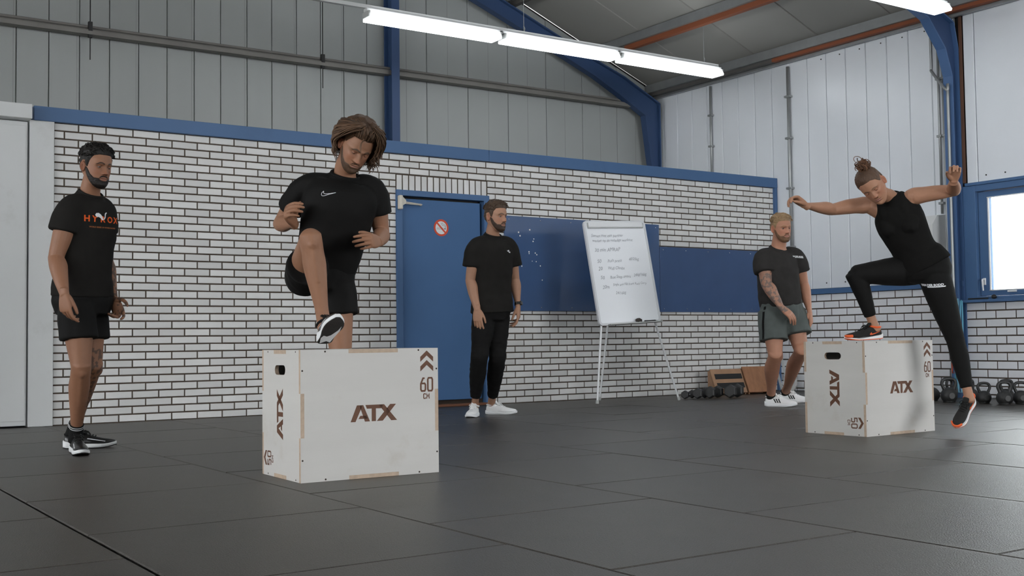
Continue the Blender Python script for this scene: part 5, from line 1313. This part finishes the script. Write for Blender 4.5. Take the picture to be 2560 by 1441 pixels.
def flat_on_sole(poly_, m_, nm, zz=-.0006):
    tri = tessellate_polygon([[Vector((x, y, 0)) for x, y in poly_]]); n_ = len(poly_)
    V = [SM @ Vector((x*.30, y, zz)) for x, y in poly_]+[SM @ Vector((x*.30, y, .003)) for x, y in poly_]
    mk(nm, V, [list(t) for t in tri]+[(i, (i+1) % n_, n_+(i+1) % n_, n_+i) for i in range(n_)], m_, up)
flat_on_sole([(.06, -.022), (.30, -.032), (.40, -.024), (.36, -.006), (.42, .010), (.62, .030), (.78, .036), (.60, .040), (.36, .033), (.10, .026), (.16, .004)], M_WSOLE, 'sole_inlay')
shoe(o, root, hL, fL, UP, .30, B_SH)
shirt.decal('chest_swoosh', 821, 485, [(lambda q: ([Vector((v.x-.5, v.y-.15, 0)) for v in q[0]], q[1]))(outline(SWOOSH_F, .028))], .072, M_WPRINT, rot=-.02)
shirt.decal('side_piping', 748, 556, [poly([(-.012, -.05), (.012, -.05), (.016, .0), (.005, .05), (-.004, .05), (.0, .0)])], 1., M_WPRINT, rot=-.5)
HB = hair_mat('brown_hair', (.085, .045, .024), .80)
hr = cap(o, root, HF, 1., 'hair', lambda th, z: (.022+.014*sstep(.02, .09, z)+.008*sstep(1.2, 2.2, np.abs(th)), np.where(th > 0, hairline(th, z, .078, .072, .020, -.085, soft=.008), hairline(th, z, .078, .066, -.050, -.085, ear=False, soft=.010))), 34, .007, HB, (1, 1, .6))
lk = MB(); g = (HF.to_3x3().inverted() @ V3(0, 0, -1)).normalized()
rr = random.Random(5)
for i in range(330):
    s = rr.choice((-1, -1, 1)); a1 = s*(rr.uniform(.85, 2.95) if s < 0 else rr.uniform(1.65, 2.95)); a0 = s*rr.uniform(.10, .5)+(a1-s*.3)*.25
    zend = rr.uniform(-.02, .05) if abs(a1) < 1.2 else rr.uniform(-.06, .0)
    off = rr.uniform(.020, .046); P = []
    for q in np.linspace(0, 1, 7):
        th = a0+(a1-a0)*min(1, q*1.15); z = .112+(zend-.112)*q**1.25
        x, y = head_surface(np.array([th]), np.array([z])); v = Vector((x[0], y[0], z)); dr = Vector((v.x, v.y+.01, max(v.z, 0)*.9)).normalized()
        P.append(v+dr*(off*(.55+.75*math.sin(math.pi*min(1, q*.8+.1)))+.004))
    ln = rr.uniform(.015, .055) if abs(a1) > 1.0 else rr.uniform(.02, .045); cu = rr.uniform(-.012, .012); out = Vector((P[-1].x, P[-1].y, 0)).normalized()
    for q in (.35, .7, 1.): P.append(P[6]+g*ln*q+out*(.008*math.sin(q*3))+Vector((cu*q*q, rr.uniform(-.004, .004), 0))+out*(-.012*q*q if abs(a1) > 1.3 else .010*q))
    P = [q_+Vector((rr.gauss(0, .0022), rr.gauss(0, .0022), rr.gauss(0, .0022))) for q_ in P]
    r = rr.uniform(.0025, .0058); R = [(r*.6, r*.4)]+[(r*1.25, r*.5)]*5+[(r*1.1, r*.5), (r*.9, r*.45), (r*.6, r*.3), (r*.15, r*.15)]
    lk.tube(P, R, ref=(0, 1, .3), n=6, sub=2, dome=.1)
for i in range(190):
    s = rr.choice((-1, 1)); h0 = s*rr.uniform(.06, .95)+.06; P = []
    for th, z, of in ((h0, .074+.004*rr.random(), .006), (h0*1.15, .090, .024), (h0*1.5+s*.1, .104, .034), (s*rr.uniform(1.3, 2.0), .100, .036), (s*rr.uniform(1.7, 2.5), rr.uniform(.05, .085), .036), (s*rr.uniform(1.8, 2.7), rr.uniform(.0, .05), .032)):
        x, y = head_surface(np.array([th]), np.array([z])); v = Vector((x[0], y[0], z)); dr = Vector((v.x, v.y+.01, max(v.z, 0)*1.1)).normalized(); P.append(v+dr*of*rr.uniform(.8, 1.12))
    P = [P[0]]+[q_+Vector((rr.gauss(0, .0025), rr.gauss(0, .0025), rr.gauss(0, .0025))) for q_ in P[1:]]
    r = rr.uniform(.0025, .0055); lk.tube(P, [(r*.3, r*.3), (r, r*.5), (r*1.3, r*.55), (r*1.3, r*.5), (r, r*.45), (r*.2, r*.15)], ref=(0, 0, 1), n=6, sub=3, dome=.1)
for a, ln in ((.30, .085), (.35, .055)):
    x, y = head_surface(np.array([a]), np.array([.078])); v = Vector((x[0], y[0], .078)); P = [v+Vector((0, -.01, .012)), v+Vector((0, .016, .010)), v+Vector((a*.02, .022, -.012)), v+Vector((a*.03, .018, -.012))+g*ln*.5, v+Vector((a*.02, .008, -.012))+g*ln]
    lk.tube(P, [.0018, .0022, .0022, .0016, .0006], n=6, sub=4, dome=.1)
lkm = MB(); lkm.V = [Vector(v) for v in xf(HF, [list(v) for v in lk.V])-np.array(root)]; lkm.F = lk.F; lkm.M = lk.M
lo = lkm.build('hair_locks', hair_mat('brown_locks', (.105, .058, .032), .85, .45), hr, True); lo['kind'] = 'stuff'
beard(o, root, HF, 1., hair_mat('light_stubble', (.13, .072, .042)), .0016)

# ------------------------------------------------------------------ C: man in front of the blue door
D_ = 9.45
J = joints(D_, dict(neck=(1231,590,0), head=(1240,542,-.04), chest=(1230,645,0), waist=(1229,722,0), pelvis=(1229,768,0),
   shR=(1187,617,-.09), elR=(1176,702,-.10), wrR=(1193,773,-.16), shL=(1273,614,.09), elL=(1287,700,.13), wrL=(1295,766,.06),
   hipR=(1210,786,-.05), knR=(1198,896,-.12), hipL=(1246,786,.05), knL=(1243,897,-.02)))
F_, L_ = facing(36)
fR = (-CFh*.97-CRh*.16).normalized(); fL = (CRh*.90-CFh*.43).normalized()
tR = at(1173, 1046, 'z', 0); hR = tR-fR*.29; hL = at(1217, 1036, 'z', 0)
J['anR'] = ankle_of(hR, fR, UP, .29); J['anL'] = ankle_of(hL, fL, UP, .28)
hs = dict(skin=(.38, .205, .130), brow=(.075, .045, .028), stubble=((.10, .055, .034), .7), lid=.40, look=(-.1, 0), lip=(.36, .17, .13))
HF = head_frame(J['head'], 50, 4, 0)
armR = arm(J, 'R', 1.0, dict(d=nrm(.06, -1, .05), n=nrm(.35, 0, -.9), curl=(12, 18, 10), thumb=(.45, .25)))
armL = arm(J, 'L', 1.0, dict(d=nrm(.05, -1, .02), n=nrm(-.85, 0, -.15), curls=[(15,25,15),(28,32,20),(34,36,20),(38,40,20)], thumb=(.35, .45)))
o, root = person('man in black shirt and long black trousers before the blue door', J, (J['pelvis'].x, J['pelvis'].y, 0), hs, HF, [armR, armL],
    [leg(J, 'R', .92, -fR), leg(J, 'L', .92, -fL)], [spine_body(J, MALE, L_, L_)], voxel=(.0038, .0065, .007))
hem = atd(1231, 782, D_)
shirt = Cloth('t_shirt', [tee(J, hem, L_, L_, TEE, 1.0), *traps(J, L_), sleeves(J, 'R', 1.06, .60), sleeves(J, 'L', 1.02, .60)], .0085, M_TEE2, o, root, 4, (.0075, (6, 6, 11), .003, (15, 15, 20)))
def trousers(J, LH, top, m, rr_, stop, wd=((.155,.118),(.172,.128),(.172,.128),(.120,.115))):
    c = .5*(J['hipR']+J['hipL'])
    P = [tube([top, lerp(top, c, .5), c+UP*.01, c-UP*.05], [(a*m, b*m) for a, b in wd], ref=LH, n=36, sub=4, exp=2.15, dome=.1)]
    for sd in 'RL':
        h, k, a = J['hip'+sd], J['kn'+sd], J['an'+sd]; e = lerp(k, a, stop)
        P.append(tube([h+UP*.01, lerp(h, k, .35), lerp(h, k, .75), k, lerp(k, a, .28), lerp(k, a, .62), e], [r*m for r in rr_], n=28, sub=4, dome=.05))
    return P
tr = Cloth('trousers', trousers(J, L_, lerp(J['waist'], J['pelvis'], .4), 1., (.094, .092, .076, .070, .069, .055, .047), .80), .0075, M_DENIM, o, root, 3, (.006, (9, 9, 15), .003, (20, 20, 34)))
tuck(o, root, shirt, tr, keep=armkeep(J, (ARMD['R'], ARMD['L'])))
neckband(shirt.o, root, J, L_, 1.0, M_TEE2)
C_SH = dict(upper=M_WSHOE, sole=M_WSOLE, outsole=M_WSOLE, collar=M_WSHOE, laces=M_WSHOE, sole_top=[.032, .028, .024, .022, .021, .021])
shoe(o, root, hR, fR, UP, .29, dict(C_SH, side=-1)); shoe(o, root, hL, fL, UP, .28, C_SH)
cap(o, root, HF, 1., 'hair', lambda th, z: (np.where(z > .05, .016, .007)+.008*sstep(.04, .09, z)*(np.cos(th) > -.3), hairline(th, z, .068, .062, -.012, -.062)), 50, .0045, hair_mat('mid_brown_hair', (.10, .060, .036)))
tufts(o, root, HF, 1., 380, .031, lambda th, z: hairline(th, z, .068, .062, -.012, -.062), lambda th, z: (-.3, .45, .35), .020, .0026, hair_mat('mid_brown_hair', (.10, .060, .036)), o, 5, .4, .05)
beard(o, root, HF, 1., hair_mat('brown_beard', (.070, .040, .025)), .0045)
shirt.decal('chest_logo', 1271, 630, [poly([(x-.5, y-.2) for x, y in SWOOSH_O]), poly([(-.3, .08), (-.05, .34), (.2, .30), (.1, .12), (-.1, .02)])], .045, M_WPRINT, right=L_)
an, el = J['wrL'], J['elL']; d = (el-an).normalized(); c0 = an+d*.02-root
wt = mk('watch_strap', *tube([c0-d*.011, c0+d*.011], [(.034, .0275)]*2, ref=nrm(.2, 0, 1), n=22, dome=.02), M_BLACK, o, True)
side = nrm(.9, 0, .45); side = (side-d*side.dot(d)).normalized()
mk('watch_case', *tube([c0+side*.024, c0+side*.038], [.019, .018], n=18, dome=.1), mat('watch_case', (.02, .02, .022), .25, .5), wt, True)

# ------------------------------------------------------------------ D: blond man walking behind the woman's box
D_ = 10.12
J = joints(D_, dict(neck=(1946,622,0), head=(1953,571,-.05), chest=(1945,685,0), waist=(1949,735,0), pelvis=(1953,762,0),
   shR=(1905,645,-.08), elR=(1917,712,-.16), wrR=(1953,768,-.26), shL=(1990,640,.08), elL=(2009,712,.10), wrL=(2024,780,.0),
   hipR=(1929,782,-.06), knR=(1938,888,-.14), hipL=(1980,782,.05), knL=(2003,878,-.06)))
F_, L_ = facing(34)
fR = (CRh*.78-CFh*.62).normalized(); fL = (CRh*.80-CFh*.60).normalized()
hR = at(1915, 1016, 'z', 0); hL = at(1952, 1006, 'z', 0)
J['anR'] = ankle_of(hR, fR, UP, .30); J['anL'] = ankle_of(hL, fL, UP, .30)
hs = dict(skin=(.42, .205, .130), brow=(.30, .17, .09), stubble=((.26, .13, .07), .55), lid=.35, look=(.1, -.05), jaw=1.08, lip=(.42, .19, .15), neck_r=.064)
HF = head_frame(J['head'], 22, 6, -3)
armR = arm(J, 'R', 1.18, dict(d=nrm(.72, -.66, .2), n=nrm(-.35, -.55, -.70), curl=(18, 22, 12), thumb=(.5, .3), s=1.04))
armL = arm(J, 'L', 1.12, dict(d=nrm(.12, -1, .1), n=nrm(-.8, 0, -.4), curls=[(15,25,15),(28,32,20),(34,36,20),(38,40,20)], thumb=(.35, .45), s=1.04))
def tatD(V, C):
    a = np.array([(Vector(v)-J['shR']).length for v in V]); b = np.array([min((Vector(v)-lerp(J['shR'], J['elR'], t)).length for t in (0, .3, .6, .9, 1))<.10 or min((Vector(v)-lerp(J['elR'], J['wrR'], t)).length for t in (0, .25, .5, .75, .95))<.075 for v in V])
    m = sstep(-.12, .22, nz(V, (34, 34, 34))+.5*nz(V, (80, 80, 80)))
    return mix(C, np.array((.13, .105, .095)), b*(.25+.62*m))
o, root = person('blond man in charcoal shirt and grey shorts behind the woman\'s box', J, (J['pelvis'].x, J['pelvis'].y, 0), hs, HF, [armR, armL],
    [leg(J, 'R', 1.14, -fR), leg(J, 'L', 1.12, -fL)], [spine_body(J, MALE, L_, L_, 1.12)], tatD, voxel=(.0040, .0065, .008))
hem = atd(1952, 765, D_)
shirt = Cloth('t_shirt', [tee(J, hem, L_, L_, [(.196,.158),(.200,.160),(.198,.158),(.200,.152),(.190,.132),(.160,.098),(.094,.084),(.084,.076)], 1.0), *traps(J, L_, 1.12), sleeves(J, 'R', 1.18, .56), sleeves(J, 'L', 1.12, .56)], .0085, M_TEE3, o, root, 4, (.007, (7, 7, 10), .003, (15, 15, 20)))
sh_ = Cloth('shorts', shorts(J, L_, 1.16, lerp(J['waist'], J['pelvis'], .3), .66, .58, r=(.100, .106, .112)), .0085, M_GREYS, o, root, 3, (.009, (10, 10, 5), .004, (24, 24, 9)))
tuck(o, root, shirt, sh_, keep=armkeep(J, (ARMD['R'], ARMD['L'])))
sh_.decal('side_stripe', 1908, 800, [([Vector((x+(.012*math.sin(y*9)), y, 0)) for x in (-.012, .012) for y in np.linspace(-.17, .12, 12)], [[i, 12+i, 13+i, i+1] for i in range(11)])], 1., M_SPORT, rot=-.08)
D_SH = dict(upper=M_WSHOE, sole=M_WSOLE, outsole=M_WSOLE, collar=M_WSHOE, laces=M_WSHOE, sole_top=[.040, .036, .032, .029, .026, .025],
   marks=[('stripe', [[(.36+.075*k, .034), (.405+.075*k, .034), (.375+.075*k-.05, .070), (.335+.075*k-.05, .070)] for k in range(3)], M_BLACK)])
shoe(o, root, hR, fR, UP, .30, dict(D_SH, side=-1)); shoe(o, root, hL, fL, UP, .30, D_SH)
for sd in 'RL': sock(o, root, J['an'+sd], J['kn'+sd], .045, .043)
cap(o, root, HF, 1., 'hair', lambda th, z: (np.where(z > .05, .011, .006)+.008*sstep(.04, .09, z), hairline(th, z, .066, .060, -.005, -.060)), 50, .0045, hair_mat('blond_hair', (.46, .30, .16)))
tufts(o, root, HF, 1., 380, .0255, lambda th, z: hairline(th, z, .066, .060, -.005, -.060), lambda th, z: (-.5, .5, .2), .020, .0026, hair_mat('blond_hair', (.46, .30, .16)), o, 7, .4, .05)
beard(o, root, HF, 1., hair_mat('ginger_beard', (.24, .125, .065)), .0032, 1.08)
shirt.decal('chest_print', 1993, 643, [centred('VAN DER BODD', .016, 0, .0006), bar(-.03, .062, -.006, -.002)], 1.0, M_WPRINT, right=L_)

# ------------------------------------------------------------------ E: woman jumping over the second box
D_ = 7.32
J = joints(D_, dict(neck=(2228,494,-.03), head=(2181,464,-.14), chest=(2252,556,0), waist=(2284,622,0), pelvis=(2308,664,0),
   shR=(2168,512,.06), elR=(2080,524,.0), wrR=(2013,514,-.14), shL=(2278,492,-.08), elL=(2386,476,-.12), wrL=(2384,452,-.33),
   hipR=(2282,676,.05), knR=(2134,686,.02), hipL=(2332,680,-.05), knL=(2388,850,-.10)))
LS = (J['shL']-J['shR']).normalized(); LH = facing(-38)[1]
t_ = atd(2116, 850, 7.27); t_.z = .601; h_ = atd(2202, 845, 7.36); h_.z = .612
fR = (t_-h_).normalized(); hR = h_; uR = UP
fL = nrm(-.62, -.60, .52); uL = nrm(-.42, .62, .66); tL = atd(2388, 1074, 7.10); hL = tL-fL*.265
J['anR'] = ankle_of(hR, fR, uR, .262); J['anL'] = ankle_of(hL, fL, uL, .265)
hs = dict(skin=(.38, .195, .120), brow=(.13, .075, .045), fem=1., lid=.92, look=(0, -.5), lip=(.42, .19, .16), neck_r=.047, nose=.85, scale=.95)
HF = head_frame(J['head'], -22, 40, -31)
armR = arm(J, 'R', .92, dict(d=nrm(-.80, .52, .2), n=nrm(-.50, -.70, .45), curls=[(42,38,20),(48,40,20),(50,42,22),(50,45,22)], thumb=(.25, .55), s=.90))
armL = arm(J, 'L', .92, dict(d=nrm(-.12, .80, .58), n=nrm(-.30, -.45, .80), curls=[(48,50,25),(42,50,25),(38,52,25),(36,52,25)], thumb=(.5, .6), s=.90))
FEM = [(.158,.116),(.164,.120),(.122,.095),(.132,.104),(.132,.092),(.108,.060),(.048,.048)]
trap = [tube([lerp(J['neck'], J['sh'+s], .18)-UP*.016, lerp(J['neck'], J['sh'+s], .6)-UP*.014, J['sh'+s]-UP*.004], [.030, .036, .050], n=18, sub=3, dome=.4) for s in 'RL']
pec = [tube([lerp(J['sh'+s], J['chest'], .10), lerp(J['sh'+s], J['chest'], .55)], [.050, .056], n=18, dome=.6) for s in 'RL']
o, root = person('woman in black tank top and leggings jumping over a wooden box', J, (J['pelvis'].x, J['pelvis'].y, 0), hs, HF, [armR, armL],
    [leg(J, 'R', .86, V3(-fR.x, -fR.y, 0)), leg(J, 'L', .88, -nrm(-.4, 0, .7))], [spine_body(J, FEM, LS, LH)]+trap+pec, voxel=(.0034, .0055, .007), unite=True)
sp = (J['neck']-J['chest']).normalized(); FW = -LS.cross(sp).normalized()
if FW.dot(CF) > 0: FW = -FW
hem = lerp(J['pelvis'], J['hipL'], .25)-UP*.012
tank = tube([hem, lerp(J['pelvis'], J['waist'], .5), J['waist'], J['chest']-sp*.02, lerp(J['chest'], J['neck'], .30), lerp(J['chest'], J['neck'], .62), lerp(J['chest'], J['neck'], .86), J['neck']+sp*.010],
   [(.176,.132), (.160,.122), (.136,.108), (.153,.124), (.150,.118), (.126,.100), (.102,.084), (.068,.066)], ref=[LH, LH, LH, LS, LS, LS, LS, LS], n=40, sub=4, exp=2.2, dome=.05)
bust = [tube([J['chest']+LS*s*.068+FW*.062+sp*.01, J['chest']+LS*s*.066+FW*.085-sp*.006], [.066, .058], n=20, dome=.9) for s in (-1, 1)]
strap = [tube([J['chest']+FW*.070+LS*s*.060+sp*.03, lerp(J['chest'], J['neck'], .62)+FW*.062+LS*s*.062, J['neck']+LS*s*.060+FW*.020-sp*.012, J['neck']+LS*s*.058-FW*.03-sp*.014, lerp(J['chest'], J['neck'], .55)-FW*.070+LS*s*.055], [.040, .036, .032, .034, .040], n=18, sub=4, dome=.4) for s in (-1, 1)]
top = Cloth('tank_top', [tank]+bust+strap, .0065, M_TEE, o, root, 5, (.004, (8, 8, 11), .002, (20, 20, 22)))
lg = []
c = .5*(J['hipR']+J['hipL'])
lg.append(tube([lerp(J['waist'], J['pelvis'], .3), J['pelvis'], c-UP*.01, c-UP*.06], [(.142,.112), (.168,.126), (.172,.130), (.12,.11)], ref=LH, n=36, sub=4, exp=2.1, dome=.2))
for sd, st__ in (('R', .80), ('L', .84)):
    h, k, a = J['hip'+sd], J['kn'+sd], J['an'+sd]; bk = (V3(-fR.x, -fR.y, 0) if sd == 'R' else -nrm(-.4, 0, .7)); s_ = (a-k); b = (bk-s_.normalized()*bk.dot(s_.normalized())).normalized()
    lg.append(tube([h-(k-h)*.03, lerp(h, k, .18), lerp(h, k, .45), lerp(h, k, .8), lerp(h, k, .97)], [.096, .097, .087, .067, .0575], n=28, sub=4, dome=.5))
    lg.append(tube([k-s_*.03, lerp(k, a, .12)+b*.006, lerp(k, a, .30)+b*.014, lerp(k, a, .55)+b*.008, lerp(k, a, st__)], [.0555, .0545, .0570, .0470, .0375], n=26, sub=4, dome=.1))
    lg.append(tube([k-(k-h).normalized()*.012-b*.012, k+s_.normalized()*.012-b*.012], [.040, .040], n=16, dome=1.0))
leg_ = Cloth('leggings', lg, .006, M_SPORT, o, root, 4, (.0022, (16, 16, 20)))
tuck(o, root, top, leg_, keep=armkeep(J, (ARMD['R'], ARMD['L']))+[(J['shR'], .17), (J['shL'], .17)])
E_SH = dict(upper=M_KSHOE, sole=M_WSOLE, outsole=M_ORNG, collar=M_ORNG, laces=M_SOCK, tongue=M_KSHOE, sole_top=[.034, .030, .022, .014, .012, .016],
   marks=[('swoosh', [[(.06+.34*x, .034+.052*y) for x, y in SWOOSH_O]], M_ORNG)])
for (hh, ff, uu, sd) in ((hR, fR, uR, -1), (hL, fL, uL, 1)):
    up, SM = shoe(o, root, hh, ff, uu, .264, dict(E_SH, side=sd))
    q = MB(); q.tube([SM @ Vector((.264*x, y*.88, .030)) for x, y in ((.90, -.036), (.985, -.016), (1.005, 0.004), (.985, .022), (.90, .036))], [(.006, .010)]*5, ref=SM.to_3x3() @ V3(1, 0, 0), n=8, sub=4); q.build('toe_cap', M_ORNG, up, True)
HE = hair_mat('auburn_hair', (.135, .075, .045))
hc = cap(o, root, HF, .95, 'hair', lambda th, z: (.0075+.004*sstep(.04, .1, z), hairline(th, z, .072, .052, .010, -.050, soft=.006, ramp=.04)), 40, .002, HE, (2.5, 2.5, .8))
sl = MB(); rr = random.Random(23); cb = Vector((-.017, -.032, .104))
for i in range(230):
    th = rr.uniform(-3.1, 3.1); zz = np.linspace(-.05, .11, 60); hl = hairline(np.full(60, th), zz, .072, .052, .010, -.050, soft=.006, ramp=.04)
    z0 = zz[np.argmax(hl > .12)]+.002+(rr.random()**2)*.03; x, y = head_surface(np.array([th]), np.array([z0])); a = Vector((x[0], y[0], z0)); P = []
    for q in np.linspace(0, 1, 8):
        v = a.lerp(cb, q)-Vector((0, -.008, .004)); k = 1/math.sqrt((v.x/.0765)**2+(v.y/.0965)**2+(v.z/.114)**2); e = min(1, q*5)*(1-.4*q)
        P.append(v*k*(1+.095*e+rr.gauss(0, .006)*(q > 0))+Vector((0, -.008, .004)) if q > .05 else a-Vector((a.x, a.y, 0)).normalized()*.002)
    r = rr.uniform(.0014, .0034); sl.tube(P, [(r*.5, r*.4)]+[(r*1.3, r*.6)]*6+[(r*.8, r*.5)], ref=(1, 0, 0), n=5, sub=2, dome=.1)
sl.V = [Vector(v) for v in xf(HF, np.array([list(v) for v in sl.V])*.95)-np.array(root)]
sl.build('hair_strands', hair_mat('auburn_strands', (.15, .085, .05), .75, .40), hc, True)['kind'] = 'stuff'
bc = HF @ V3(-.022, -.040, .130); bl = MB(); rr = random.Random(11)
bl.add(*tube([bc-UP*.02+V3(0, 0, 0), bc+UP*.012], [.034, .030], n=14, dome=.8))
for i in range(85):
    n1 = Vector((rr.gauss(0, 1), rr.gauss(0, 1), rr.gauss(0, 1))).normalized(); t1 = n1.orthogonal().normalized(); t2 = n1.cross(t1); ctr = bc+Vector((rr.gauss(0, .013), rr.gauss(0, .013), rr.gauss(0, .011))); rad = rr.uniform(.014, .036); a0 = rr.uniform(0, 6.28); ext = rr.uniform(2.5, 5.5)
    P = [ctr+(t1*math.cos(a0+q*ext)+t2*math.sin(a0+q*ext))*rad*(1+.15*math.sin(q*9+i))+n1*.010*math.sin(q*7) for q in np.linspace(0, 1, 9)]
    bl.tube(P, [.0012]+[rr.uniform(.0018, .0036)]*7+[.0010], n=5, sub=2, dome=.2)
bm_ = MB(); bm_.V = [v-root for v in bl.V]; bm_.F = bl.F; bm_.M = bl.M; bo = bm_.build('hair_bun', hair_mat('auburn_bun', (.19, .09, .047), .7, .4), hc, True); bo['kind'] = 'stuff'
ce = HF @ V3(-.017, -.030, .106); ax = (bc-ce).normalized()
mk('hair_tie', *tube([ce-ax*.004-root, ce+ax*.006-root], [.027, .027], n=20, dome=.3), M_BLACK, hc, True)
wl = MB()
for k in range(10):
    a = HF @ V3(rr.uniform(-.03, .03), -.05+rr.uniform(-.03, .02), .11); e = a+nrm(-.7+rr.uniform(-.5, .9), .5+rr.uniform(-.6, .6), .2)*rr.uniform(.02, .05)
    wl.tube([a-root, lerp(a, e, .5)+UP*.008-root, e-root], [.0012, .0012, .0005], n=5, sub=3)
ws = wl.build('loose_strands', HE, hc, True); ws['kind'] = 'stuff'
leg_.decal('thigh_print', 2328, 716, [centred('VAN DER BODD', .034, 0, .0014), bar(-.045, .14, -.016, -.004)], .56, M_WPRINT, rot=.16)
kb = J['neck']-sp*.01
mk('neck_tie', *tube([kb+nrm(.15, .02, -.7)*.06-root, kb+nrm(.2, .35, -.4)*.075-root, kb+nrm(.75, .30, -.3)*.085-root, kb+nrm(.8, .05, -.3)*.08-root], [.010, .012, .011, .008], n=10, sub=4), M_TEE, top.o, True)
